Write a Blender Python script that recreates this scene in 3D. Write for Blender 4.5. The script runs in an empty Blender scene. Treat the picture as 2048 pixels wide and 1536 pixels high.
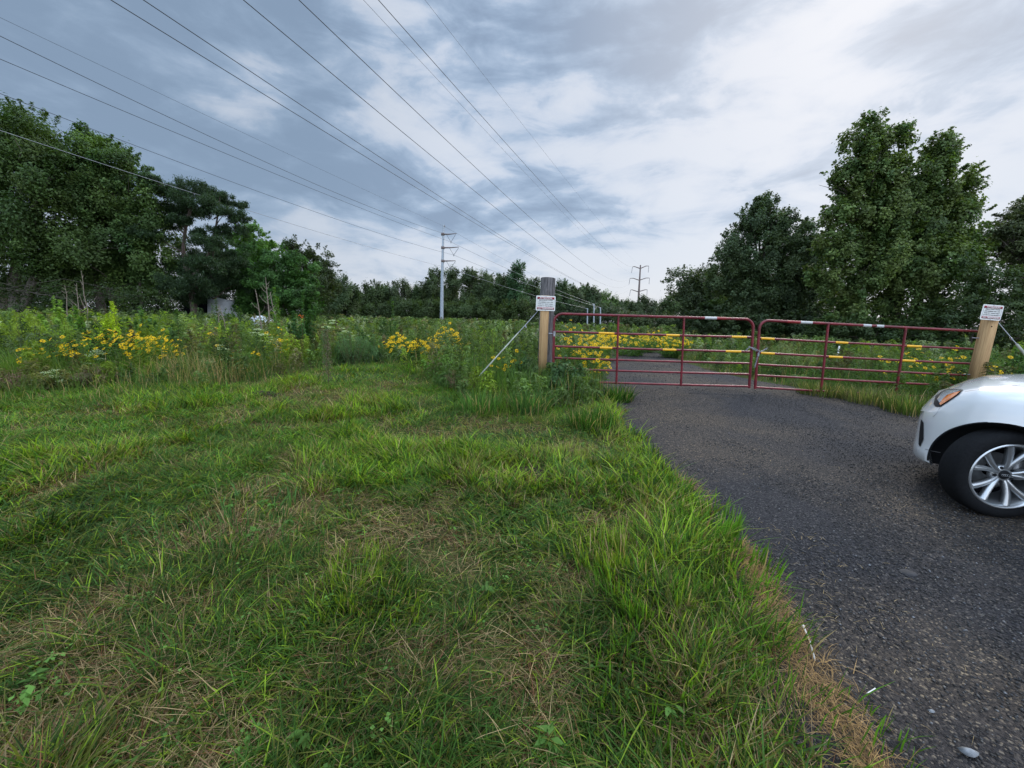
import bpy, bmesh, math, random
import numpy as np
from mathutils import Vector, Matrix
from mathutils.bvhtree import BVHTree

random.seed(7)
RNG = np.random.default_rng(11)
SC = bpy.context.scene
COL = SC.collection

# ------------------------------------------------------------------ camera
FPX, CAM_H = 770.0, 1.45
PITCH, ROLL = math.radians(9.5), math.radians(1.5)
cam_d = bpy.data.cameras.new("camera")
cam_d.sensor_width = 36.0
cam_d.lens = 36.0 * FPX / 2048.0
cam_d.clip_start = 0.05
cam_d.clip_end = 4000
cam = bpy.data.objects.new("camera", cam_d)
COL.objects.link(cam)
CAM_R = Matrix.Rotation(math.pi / 2 - PITCH, 4, 'X') @ Matrix.Rotation(ROLL, 4, 'Z')
cam.matrix_world = Matrix.Translation((0, 0, CAM_H)) @ CAM_R
SC.camera = cam

# ------------------------------------------------------------------ world
SUN_AZ, SUN_EL = math.radians(38), math.radians(33)      # azimuth from +Y towards +X
world = bpy.data.worlds.new("World")
SC.world = world
world.use_nodes = True
wn, wl = world.node_tree.nodes, world.node_tree.links
wn.clear()


def NW(t, **k):
    n = wn.new(t)
    for a, b in k.items():
        setattr(n, a, b)
    return n


def wmath(op, a, b=None, clamp=False):
    n = NW('ShaderNodeMath', operation=op)
    n.use_clamp = clamp
    for i, v in enumerate((a, b)):
        if v is None:
            continue
        if isinstance(v, (int, float)):
            n.inputs[i].default_value = v
        else:
            wl.new(v, n.inputs[i])
    return n.outputs[0]


def wmaprange(v, a, b, c=0.0, d=1.0, smooth=True):
    n = NW('ShaderNodeMapRange')
    n.interpolation_type = 'SMOOTHSTEP' if smooth else 'LINEAR'
    wl.new(v, n.inputs[0])
    for i, x in zip((1, 2, 3, 4), (a, b, c, d)):
        n.inputs[i].default_value = x
    return n.outputs[0]


def wmix(f, a, b):
    n = NW('ShaderNodeMix', data_type='RGBA')
    if isinstance(f, (int, float)):
        n.inputs[0].default_value = f
    else:
        wl.new(f, n.inputs[0])
    for i, v in ((6, a), (7, b)):
        if isinstance(v, tuple):
            n.inputs[i].default_value = (*v, 1)
        else:
            wl.new(v, n.inputs[i])
    return n.outputs[2]


tc = NW('ShaderNodeTexCoord')
sep = NW('ShaderNodeSeparateXYZ')
wl.new(tc.outputs['Generated'], sep.inputs[0])
dx, dy, dz = sep.outputs
zz = wmath('ADD', wmath('MAXIMUM', dz, 0.0), 0.30)
px_, py_ = wmath('DIVIDE', dx, zz), wmath('DIVIDE', dy, zz)
cmb = NW('ShaderNodeCombineXYZ')
wl.new(px_, cmb.inputs[0])
wl.new(py_, cmb.inputs[1])


dcm = NW('ShaderNodeCombineXYZ')
wl.new(dx, dcm.inputs[0])
wl.new(dy, dcm.inputs[1])
wl.new(wmath('MULTIPLY', dz, 1.7), dcm.inputs[2])


def dnoise(scale, detail, rough, dist=0.0, rot=(0, 0, 0), sc=(1, 1, 1), off=(0, 0, 0)):
    mp = NW('ShaderNodeMapping')
    mp.inputs['Rotation'].default_value = rot
    mp.inputs['Scale'].default_value = sc
    mp.inputs['Location'].default_value = off
    wl.new(dcm.outputs[0], mp.inputs[0])
    n = NW('ShaderNodeTexNoise')
    n.inputs['Scale'].default_value = scale
    n.inputs['Detail'].default_value = detail
    n.inputs['Roughness'].default_value = rough
    n.inputs['Distortion'].default_value = dist
    wl.new(mp.outputs[0], n.inputs['Vector'])
    return n.outputs[0]


def wnoise(scale, detail, rough, rot=0.0, sx=1.0, sy=1.0, dist=0.0, off=(0, 0, 0)):
    mp = NW('ShaderNodeMapping')
    mp.inputs['Rotation'].default_value = (0, 0, rot)
    mp.inputs['Scale'].default_value = (sx, sy, 1)
    mp.inputs['Location'].default_value = off
    wl.new(cmb.outputs[0], mp.inputs[0])
    n = NW('ShaderNodeTexNoise')
    n.inputs['Scale'].default_value = scale
    n.inputs['Detail'].default_value = detail
    n.inputs['Roughness'].default_value = rough
    n.inputs['Distortion'].default_value = dist
    wl.new(mp.outputs[0], n.inputs['Vector'])
    return n.outputs[0]


n_big = wnoise(0.8, 4, 0.5, 0.5, 1.0, 1.0, 0.2, (3.1, 1.7, 0))
n_mid = dnoise(3.3, 7, 0.55, 0.35, (0, -0.45, 0), (0.88, 1, 1.1), (2.2, 0.7, 1.4))
n_fine = dnoise(8.0, 9, 0.58, 0.5, (0, -0.5, 0), (0.7, 1, 1.3), (0.3, 4.1, 0.9))
# how far to the bright side (the sun's side) one looks
az = wmath('DIVIDE', dx, wmath('ADD', wmath('ABSOLUTE', dy), 0.35))
side = wmaprange(az, -0.75, 0.75)
dens = wmath('ADD', wmath('ADD', wmath('MULTIPLY', n_big, 0.45), wmath('MULTIPLY', n_mid, 0.95)), wmath('MULTIPLY', n_fine, 0.62))
dens = wmath('SUBTRACT', dens, wmath('MULTIPLY', wmath('SUBTRACT', side, 0.40), 0.13))
low = wmaprange(dz, 0.02, 0.30, 1.0, 0.0)
dens = wmath('SUBTRACT', dens, wmath('MULTIPLY', low, 0.10))
thick = wmaprange(dens, 0.79, 1.15)
ramp = NW('ShaderNodeValToRGB')
wl.new(thick, ramp.inputs[0])
cr = ramp.color_ramp
cr.elements[0].position, cr.elements[0].color = 0.0, (0.69, 0.745, 0.84, 1)
cr.elements[1].position, cr.elements[1].color = 1.0, (0.27, 0.36, 0.50, 1)
for p, c in ((0.30, (0.58, 0.66, 0.79)), (0.55, (0.42, 0.53, 0.69)), (0.8, (0.33, 0.435, 0.59))):
    e = cr.elements.new(p)
    e.color = (*c, 1)
# a dark blue rain cloud low on the left
dl = NW('ShaderNodeVectorMath', operation='DOT_PRODUCT')
wl.new(tc.outputs['Generated'], dl.inputs[0])
v = Vector((-0.62, 0.72, 0.33)).normalized()
dl.inputs[1].default_value = v
rain = wmath('MULTIPLY', wmaprange(dl.outputs['Value'], 0.86, 0.99), wmaprange(n_mid, 0.30, 0.62, 0.45, 1.0))
cloud = wmix(wmath('MULTIPLY', rain, 0.55), ramp.outputs[0], (0.22, 0.315, 0.44))
# warm glow where the sun stands behind the cloud
ds = NW('ShaderNodeVectorMath', operation='DOT_PRODUCT')
wl.new(tc.outputs['Generated'], ds.inputs[0])
ds.inputs[1].default_value = (math.sin(SUN_AZ) * math.cos(SUN_EL), math.cos(SUN_AZ) * math.cos(SUN_EL), math.sin(SUN_EL))
glow = wmath('MULTIPLY', wmaprange(ds.outputs['Value'], 0.84, 1.0), 0.30)
cloud = wmix(glow, cloud, (0.90, 0.90, 0.93))
cloud = wmix(wmath('MULTIPLY', wmaprange(dz, 0.0, 0.22, 1.0, 0.0), 0.50), cloud, (0.76, 0.77, 0.83))
# the overcast is brighter overhead and behind
up = wmath('ADD', wmaprange(dz, 0.60, 0.85, 0.0, 2.2), wmaprange(dy, 0.15, -0.5, 0.0, 2.0))
gain = wmath('ADD', 1.0, up)
sky = NW('ShaderNodeTexSky', sky_type='NISHITA', sun_disc=False)
sky.sun_elevation = SUN_EL
sky.sun_rotation = SUN_AZ
sk = NW('ShaderNodeVectorMath', operation='SCALE')
wl.new(sky.outputs[0], sk.inputs[0])
sk.inputs['Scale'].default_value = 0.10
cs = NW('ShaderNodeVectorMath', operation='SCALE')
wl.new(cloud, cs.inputs[0])
wl.new(gain, cs.inputs['Scale'])
final = wmix(0.90, sk.outputs[0], cs.outputs[0])
bg = NW('ShaderNodeBackground')
bg.inputs['Strength'].default_value = 1.0
wl.new(final, bg.inputs['Color'])
wo = NW('ShaderNodeOutputWorld')
wl.new(bg.outputs[0], wo.inputs[0])

sun_d = bpy.data.lights.new("sun", 'SUN')
sun_d.energy = 1.5
sun_d.angle = math.radians(14)
sun_d.color = (1.0, 0.94, 0.86)
sun = bpy.data.objects.new("sun", sun_d)
COL.objects.link(sun)
sd = Vector((math.sin(SUN_AZ) * math.cos(SUN_EL), math.cos(SUN_AZ) * math.cos(SUN_EL), math.sin(SUN_EL)))
sun.rotation_euler = sd.to_track_quat('Z', 'Y').to_euler()
sun.location = sd * 60

SC.view_settings.view_transform = 'Standard'
SC.view_settings.look = 'None'
SC.view_settings.exposure = 0.04
SC.view_settings.gamma = 1.0
SC.view_settings.use_curve_mapping = False
SC.cycles.max_bounces = 8
SC.cycles.transparent_max_bounces = 8


# ------------------------------------------------------------------ photo geometry helpers
def ray(px, py):
    return (CAM_R.to_3x3() @ Vector((px - 1024.0, 768.0 - py, -FPX)))


def at(px, py, Y):
    d = ray(px, py)
    t = Y / d.y
    return Vector((d.x * t, Y, CAM_H + d.z * t))


def gp(px, py, z=0.0):
    d = ray(px, py)
    t = (z - CAM_H) / d.z
    return Vector((d.x * t, d.y * t, z))


# ------------------------------------------------------------------ value noise
_lat = RNG.random((256, 256))


def vnoise(x, y, s=1.0, o=0.0):
    x = np.asarray(x, float) * s + o * 17.3 + 1000
    y = np.asarray(y, float) * s + o * 9.1 + 1000
    xi, yi = np.floor(x).astype(int), np.floor(y).astype(int)
    fx, fy = x - xi, y - yi
    fx, fy = fx * fx * (3 - 2 * fx), fy * fy * (3 - 2 * fy)
    a, b = _lat[xi % 256, yi % 256], _lat[(xi + 1) % 256, yi % 256]
    c, d = _lat[xi % 256, (yi + 1) % 256], _lat[(xi + 1) % 256, (yi + 1) % 256]
    return (a * (1 - fx) + b * fx) * (1 - fy) + (c * (1 - fx) + d * fx) * fy


def fbm(x, y, s=1.0, o=0.0):
    return (vnoise(x, y, s, o) * 0.55 + vnoise(x, y, s * 2.1, o + 3) * 0.3 + vnoise(x, y, s * 4.7, o + 5) * 0.15)


def sstep(a, b, x):
    t = np.clip((np.asarray(x, float) - a) / (b - a), 0, 1)
    return t * t * (3 - 2 * t)


ROAD_L = [(-3, 1.2), (0.3, 1.02), (1.0, 1.06), (1.34, 1.10), (1.7, 1.20), (2.26, 1.38), (3.0, 1.42), (3.96, 1.62), (5.4, 1.62), (7.6, 1.80), (9.2, 2.15), (12.4, 3.1), (16.7, 4.2), (20.4, 4.9), (27, 4.2), (40, 0.0), (60, -9)]
ROAD_R = [(-3, 9.5), (4.5, 9.5), (5.6, 8.4), (6.5, 7.6), (8.0, 7.15), (8.6, 6.5), (9.6, 6.0), (11.7, 5.85), (16.0, 6.5), (18.3, 7.0), (21.3, 7.4), (27, 7.0), (40, 3.6), (60, -5)]


def road_edges(y):
    yl = np.interp(y, [p[0] for p in ROAD_L], [p[1] for p in ROAD_L])
    yr = np.interp(y, [p[0] for p in ROAD_R], [p[1] for p in ROAD_R])
    return yl, yr


def road_dist(x, y):
    """positive inside the road, metres to its nearest edge"""
    l, r = road_edges(y)
    w = 0.22 * (vnoise(x, y, 2.3, 4) - .5) + 0.16 * (vnoise(x, y, 7.0, 8) - .5)
    d = np.minimum(x - l, r - x) + w
    return np.where((y > 60), -5, d)


def terrain(x, y):
    x = np.asarray(x, float)
    y = np.asarray(y, float)
    z = 0.10 * sstep(3.8, 8, y)
    z = z + 0.05 * (fbm(x, y, 0.35, 2) - .5) * sstep(0.0, 3, -road_dist(x, y) + 0.6)
    z = z + 0.03 * (fbm(x, y, 1.6, 6) - .5) * sstep(-0.2, 1.0, -road_dist(x, y))
    return z


def meadow_edge(x):
    return np.interp(x, [-40, -14, -8.5, -6.8, -5.3, -4.9, -4.5, -3.4, -2.3, -1.5, -0.8, 0.1, 1.0, 1.6], [7.6, 6.6, 6.0, 6.4, 6.6, 8.6, 10.3, 10.8, 9.2, 7.6, 6.4, 6.0, 5.9, 6.2])


# ------------------------------------------------------------------ mesh helpers
def np_mesh(name, V, faces, mat, parent=None, col=None, smooth=False):
    """faces: (n,k) int array or list of such arrays"""
    me = bpy.data.meshes.new(name)
    V = np.asarray(V, np.float32)
    fl = faces if isinstance(faces, list) else [faces]
    fl = [np.asarray(f, np.int32) for f in fl if len(f)]
    me.vertices.add(len(V))
    me.vertices.foreach_set("co", V.ravel())
    nl = sum(f.size for f in fl)
    nf = sum(len(f) for f in fl)
    me.loops.add(nl)
    me.loops.foreach_set("vertex_index", np.concatenate([f.ravel() for f in fl]))
    me.polygons.add(nf)
    starts, k = [], 0
    for f in fl:
        starts.append(np.arange(len(f), dtype=np.int32) * f.shape[1] + k)
        k += f.size
    me.polygons.foreach_set("loop_start", np.concatenate(starts))
    if smooth:
        me.polygons.foreach_set("use_smooth", np.ones(nf, bool))
    me.update(calc_edges=True)
    if col is not None:
        a = me.color_attributes.new("tint", 'FLOAT_COLOR', 'POINT')
        c = np.ones((len(V), 4), np.float32)
        c[:, :3] = col
        a.data.foreach_set("color", c.ravel())
    me.materials.append(mat)
    o = bpy.data.objects.new(name, me)
    COL.objects.link(o)
    if parent:
        o.parent = parent
    return o


def bm_obj(name, bm, mat, parent=None, smooth=False):
    me = bpy.data.meshes.new(name)
    bm.normal_update()
    bm.to_mesh(me)
    bm.free()
    if smooth:
        for p in me.polygons:
            p.use_smooth = True
    me.materials.append(mat)
    o = bpy.data.objects.new(name, me)
    COL.objects.link(o)
    if parent:
        o.parent = parent
    return o


def tag(o, label=None, cat=None, group=None, kind=None):
    if label:
        o['label'] = label
    if cat:
        o['category'] = cat
    if group:
        o['group'] = group
    if kind:
        o['kind'] = kind
    return o


def empty(name, loc=(0, 0, 0), rz=0.0):
    o = bpy.data.objects.new(name, None)
    o.location = loc
    o.rotation_euler = (0, 0, rz)
    o.empty_display_size = 0.2
    COL.objects.link(o)
    return o


class MB:
    """gathers verts/faces/colours for one mesh"""
    def __init__(s):
        s.V, s.F, s.C, s.n = [], {}, [], 0

    def add(s, V, F, col=None):
        V = np.asarray(V, float).reshape(-1, 3)
        F = np.asarray(F, int)
        s.V.append(V)
        s.F.setdefault(F.shape[1], []).append(F + s.n)
        c = np.ones((len(V), 3)) * (np.asarray(col) if col is not None else 1.0)
        s.C.append(c)
        s.n += len(V)

    def tube(s, pts, radii, k=6, col=None, cap=True):
        pts = np.asarray([tuple(p) for p in pts], float)
        n = len(pts)
        radii = np.ones(n) * radii if np.isscalar(radii) else np.asarray(radii, float)
        T = np.gradient(pts, axis=0)
        T /= np.linalg.norm(T, axis=1)[:, None] + 1e-9
        ref = np.array([0, 0, 1.0]) if abs(T[0][2]) < 0.9 else np.array([1.0, 0, 0])
        rings = []
        for i in range(n):
            u = np.cross(T[i], ref)
            u /= np.linalg.norm(u) + 1e-9
            w = np.cross(T[i], u)
            ref = np.cross(u, T[i])
            a = np.arange(k) * 2 * math.pi / k
            rings.append(pts[i] + radii[i] * (np.cos(a)[:, None] * u + np.sin(a)[:, None] * w))
        V = np.concatenate(rings)
        F = [(i * k + j, i * k + (j + 1) % k, (i + 1) * k + (j + 1) % k, (i + 1) * k + j) for i in range(n - 1) for j in range(k)]
        s.add(V, F, col)
        if cap:
            for ring in (rings[0], rings[-1]):
                c = ring.mean(axis=0)
                s.add(np.vstack([ring, c]), [(j, (j + 1) % k, k) for j in range(k)], col)

    def box(s, c, size, M=None, col=None):
        c = np.asarray(tuple(c), float)
        h = np.asarray(size, float) / 2
        V = np.array([(x, y, z) for z in (-1, 1) for y in (-1, 1) for x in (-1, 1)], float) * h
        if M is not None:
            V = V @ np.array(M.to_3x3()).T
        s.add(V + c, [(0, 2, 3, 1), (4, 5, 7, 6), (0, 1, 5, 4), (2, 6, 7, 3), (0, 4, 6, 2), (1, 3, 7, 5)], col)

    def build(s, name, mat, parent=None, smooth=False):
        V = np.concatenate(s.V)
        C = np.concatenate(s.C)
        F = [np.concatenate(v) for v in s.F.values()]
        return np_mesh(name, V, F, mat, parent, C, smooth)


def blades(P, h, phi, lean, droop, w, col, seg=3, tipcol=1.0, face=None):
    """grass blades at P (n,3)"""
    n = len(P)
    h, phi, lean, droop, w = [np.broadcast_to(np.asarray(a, float), (n,)) for a in (h, phi, lean, droop, w)]
    D = np.stack([np.cos(phi), np.sin(phi), np.zeros(n)], 1)
    fa = phi + math.pi / 2 + (RNG.normal(0, .5, n) if face is None else face)
    S = np.stack([np.cos(fa), np.sin(fa), np.zeros(n)], 1)
    rows, cols = [], []
    prof = [1.0, 0.95, 0.7, 0.08] if seg == 3 else ([1.0, 0.75, 0.08] if seg == 2 else [1.0, .08])
    for i in range(seg + 1):
        s = i / seg
        c = P + D * (lean * h * s ** 1.5)[:, None]
        c = c + np.stack([np.zeros(n), np.zeros(n), h * (s - droop * s * s)], 1)
        o = S * (w * prof[i] * .5)[:, None]
        rows += [c - o, c + o]
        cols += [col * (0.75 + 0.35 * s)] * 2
    k = 2 * (seg + 1)
    V = np.stack(rows, 1).reshape(-1, 3)
    C = np.stack(cols, 1).reshape(-1, 3)
    b = (np.arange(n) * k)[:, None]
    F = np.concatenate([b + np.array([2 * i, 2 * i + 1, 2 * i + 3, 2 * i + 2]) for i in range(seg)])
    return V, F, C


def leafcards(P, N, L, W, col, droopdir=None):
    """one rhombic leaf per point; N = outward normal hint"""
    n = len(P)
    N = N + RNG.normal(0, .55, (n, 3))
    N /= np.linalg.norm(N, axis=1)[:, None] + 1e-9
    A = RNG.normal(0, 1, (n, 3))
    if droopdir is not None:
        A = A * 0.6 + droopdir
    A -= (A * N).sum(1)[:, None] * N
    A /= np.linalg.norm(A, axis=1)[:, None] + 1e-9
    B = np.cross(N, A)
    L = np.broadcast_to(L, (n,))[:, None]
    W = np.broadcast_to(W, (n,))[:, None]
    V = np.stack([P - A * L * .5, P + B * W * .5 - A * L * .08 + N * L * .08, P + A * L * .5 - N * L * .1, P - B * W * .5 - A * L * .08 + N * L * .08], 1).reshape(-1, 3)
    F = (np.arange(n) * 4)[:, None] + np.array([0, 1, 2, 3])
    C = np.repeat(col, 4, axis=0)
    return V, F, C


# ------------------------------------------------------------------ materials
def newmat(name):
    m = bpy.data.materials.new(name)
    m.use_nodes = True
    return m, m.node_tree.nodes, m.node_tree.links, m.node_tree.nodes['Principled BSDF']


def simple(name, col, rough=0.6, metal=0.0, noise=0.0, nscale=20.0, bump=0.0, coat=0.0, spec=0.5, stretch=(1, 1, 1), col2=None):
    m, n, l, b = newmat(name)
    b.inputs['Roughness'].default_value = rough
    b.inputs['Metallic'].default_value = metal
    b.inputs['Coat Weight'].default_value = coat
    b.inputs['Specular IOR Level'].default_value = spec
    b.inputs['Base Color'].default_value = (*col, 1)
    if noise or bump or col2:
        t = n.new('ShaderNodeTexCoord')
        mp = n.new('ShaderNodeMapping')
        mp.inputs['Scale'].default_value = stretch
        l.new(t.outputs['Object'], mp.inputs[0])
        no = n.new('ShaderNodeTexNoise')
        no.inputs['Scale'].default_value = nscale
        no.inputs['Detail'].default_value = 6
        l.new(mp.outputs[0], no.inputs['Vector'])
        r = n.new('ShaderNodeMapRange')
        r.inputs[1].default_value, r.inputs[2].default_value = .35, .65
        l.new(no.outputs[0], r.inputs[0])
        mx = n.new('ShaderNodeMix')
        mx.data_type = 'RGBA'
        l.new(r.outputs[0], mx.inputs[0])
        c2 = col2 if col2 else tuple(min(1, c * (1 + noise)) for c in col)
        c1 = col if col2 else tuple(c * (1 - noise) for c in col)
        mx.inputs[6].default_value = (*c1, 1)
        mx.inputs[7].default_value = (*c2, 1)
        l.new(mx.outputs[2], b.inputs['Base Color'])
        if bump:
            bp = n.new('ShaderNodeBump')
            bp.inputs['Strength'].default_value = bump
            bp.inputs['Distance'].default_value = 0.01
            l.new(no.outputs[0], bp.inputs['Height'])
            l.new(bp.outputs[0], b.inputs['Normal'])
    return m


def leafmat(name, trans=0.35, rough=0.5, spec=0.35, gain=1.0):
    m, n, l, b = newmat(name)
    a = n.new('ShaderNodeAttribute')
    a.attribute_name = 'tint'
    sc = n.new('ShaderNodeVectorMath')
    sc.operation = 'SCALE'
    sc.inputs['Scale'].default_value = gain
    l.new(a.outputs['Color'], sc.inputs[0])
    l.new(sc.outputs[0], b.inputs['Base Color'])
    b.inputs['Roughness'].default_value = rough
    b.inputs['Specular IOR Level'].default_value = spec
    tr = n.new('ShaderNodeBsdfTranslucent')
    ty = n.new('ShaderNodeMix')
    ty.data_type = 'RGBA'
    ty.blend_type = 'MULTIPLY'
    ty.inputs[0].default_value = 1
    l.new(sc.outputs[0], ty.inputs[6])
    ty.inputs[7].default_value = (1.25, 1.35, .55, 1)
    l.new(ty.outputs[2], tr.inputs[0])
    mx = n.new('ShaderNodeMixShader')
    mx.inputs[0].default_value = trans
    l.new(b.outputs[0], mx.inputs[1])
    l.new(tr.outputs[0], mx.inputs[2])
    l.new(mx.outputs[0], n['Material Output'].inputs[0])
    return m


M = {}
M['grass'] = leafmat('grass_blade', .42, .55, .14, 1.24)
M['leaf'] = leafmat('tree_leaf', .34, .55, .25, 1.22)
M['weed'] = leafmat('weed_leaf', .38, .6, .15, 1.3)
M['petal'] = leafmat('flower_petal', .35, .6, .2)
M['bark'] = simple('bark', (.09, .075, .06), .9, noise=.45, nscale=9, bump=.8, stretch=(3, 3, .6))
M['palebark'] = simple('pale_bark', (.17, .15, .125), .9, noise=.4, nscale=9, bump=.8, stretch=(3, 3, .6))
M['pinebark'] = simple('pine_bark', (.085, .060, .050), .9, noise=.4, nscale=9, bump=.8, stretch=(3, 3, .8))
M['deadwood'] = simple('dead_stem', (.22, .18, .14), .9, noise=.3)
M['galv'] = simple('galvanised_steel', (.36, .40, .44), .45, .3, noise=.12, nscale=1.2, stretch=(4, 4, .3))
M['rust'] = simple('weathering_steel', (.17, .13, .12), .75, .1, noise=.25, nscale=3)
M['wire'] = simple('conductor', (.05, .055, .065), .5, .4)
M['palewire'] = simple('bright_conductor', (.30, .31, .33), .4, .6)
M['insul'] = simple('insulator', (.13, .13, .15), .4)
M['gate'] = simple('gate_paint', (.150, .011, .018), .42, .05, noise=.30, nscale=9, spec=.45, coat=.06)
M['yellow'] = simple('yellow_tape', (.78, .40, .012), .45, noise=.08, nscale=30)
M['white'] = simple('white_tape', (.46, .46, .45), .4, noise=.06)
M['redtape'] = simple('red_tape', (.24, .014, .016), .4)
M['chain'] = simple('chain_steel', (.30, .30, .33), .4, .8, noise=.2)
M['plastic'] = simple('guard_plastic', (.34, .35, .29), .55, noise=.3, nscale=6, stretch=(1, 1, 1))
M['signwhite'] = simple('sign_white', (.74, .73, .70), .45, noise=.04, nscale=12)
M['signred'] = simple('sign_red', (.30, .018, .035), .45)
M['signtext'] = simple('sign_text', (.08, .07, .075), .5)
M['paint'] = simple('car_paint', (.80, .805, .80), .22, 0, coat=1.0, spec=.5)
M['blackplastic'] = simple('black_plastic', (.009, .010, .012), .7, spec=.25)
M['rubber'] = simple('rubber', (.008, .0085, .0095), .9, spec=.2, noise=.2, nscale=60, bump=.15)
M['alloy'] = simple('alloy', (.55, .57, .58), .28, .85)
M['brake'] = simple('brake_metal', (.30, .30, .30), .45, .8)
M['amber'] = simple('amber_lens', (.80, .20, .01), .15, coat=.6)
M['lens'] = simple('clear_lens', (.62, .65, .68), .15, 0, coat=1.0)
M['glass'] = simple('dark_glass', (.02, .025, .03), .05, coat=1.0)
M['tarp'] = simple('white_siding', (.58, .60, .64), .6, noise=.12, nscale=3)
M['dark'] = simple('interior_shade', (.006, .0065, .009), .95, spec=.05)  # near-black, the shade of hollows put into the colour
M['stick'] = simple('white_stick', (.66, .64, .60), .6, noise=.12)


def wood(name, c1, c2, scale=8, stretch=(6, 6, .5), bump=.6):
    m, n, l, b = newmat(name)
    t = n.new('ShaderNodeTexCoord')
    mp = n.new('ShaderNodeMapping')
    mp.inputs['Scale'].default_value = stretch
    l.new(t.outputs['Object'], mp.inputs[0])
    no = n.new('ShaderNodeTexNoise')
    no.inputs['Scale'].default_value = scale
    no.inputs['Detail'].default_value = 8
    no.inputs['Roughness'].default_value = .65
    l.new(mp.outputs[0], no.inputs['Vector'])
    r = n.new('ShaderNodeValToRGB')
    r.color_ramp.elements[0].position = .36
    r.color_ramp.elements[1].position = .62
    r.color_ramp.elements[0].color = (*c1, 1)
    r.color_ramp.elements[1].color = (*c2, 1)
    l.new(no.outputs[0], r.inputs[0])
    l.new(r.outputs[0], b.inputs['Base Color'])
    b.inputs['Roughness'].default_value = .85
    bp = n.new('ShaderNodeBump')
    bp.inputs['Strength'].default_value = bump
    bp.inputs['Distance'].default_value = .012
    l.new(no.outputs[0], bp.inputs['Height'])
    l.new(bp.outputs[0], b.inputs['Normal'])
    return m


M['oldwood'] = wood('weathered_grey_wood', (.035, .032, .034), (.20, .185, .185), 9, (7, 7, .45), 1.0)
M['newwood'] = wood('treated_lumber', (.30, .175, .075), (.45, .285, .13), 6, (9, 9, .4), .25)


def ground_mat():
    m, n, l, b = newmat('meadow_soil')
    t = n.new('ShaderNodeTexCoord')
    a = n.new('ShaderNodeTexNoise')
    a.inputs['Scale'].default_value = .9
    a.inputs['Detail'].default_value = 8
    l.new(t.outputs['Object'], a.inputs['Vector'])
    f = n.new('ShaderNodeTexNoise')
    f.inputs['Scale'].default_value = 55
    f.inputs['Detail'].default_value = 6
    l.new(t.outputs['Object'], f.inputs['Vector'])
    r = n.new('ShaderNodeValToRGB')
    for p, c in ((.30, (.035, .045, .018)), (.5, (.05, .07, .022)), (.68, (.10, .085, .045))):
        e = r.color_ramp.elements.new(p)
        e.color = (*c, 1)
    r.color_ramp.elements.remove(r.color_ramp.elements[0])
    r.color_ramp.elements.remove(r.color_ramp.elements[-1])
    l.new(a.outputs[0], r.inputs[0])
    r2 = n.new('ShaderNodeValToRGB')
    r2.color_ramp.elements[0].position, r2.color_ramp.elements[0].color = .35, (.45, .42, .35, 1)
    r2.color_ramp.elements[1].position, r2.color_ramp.elements[1].color = .65, (1.5, 1.35, 1.1, 1)
    l.new(f.outputs[0], r2.inputs[0])
    mx = n.new('ShaderNodeMix')
    mx.data_type = 'RGBA'
    mx.blend_type = 'MULTIPLY'
    mx.inputs[0].default_value = 1
    l.new(r.outputs[0], mx.inputs[6])
    l.new(r2.outputs[0], mx.inputs[7])
    l.new(mx.outputs[2], b.inputs['Base Color'])
    b.inputs['Roughness'].default_value = .95
    b.inputs['Specular IOR Level'].default_value = .1
    bp = n.new('ShaderNodeBump')
    bp.inputs['Strength'].default_value = .8
    bp.inputs['Distance'].default_value = .02
    l.new(f.outputs[0], bp.inputs['Height'])
    l.new(bp.outputs[0], b.inputs['Normal'])
    return m


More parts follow.
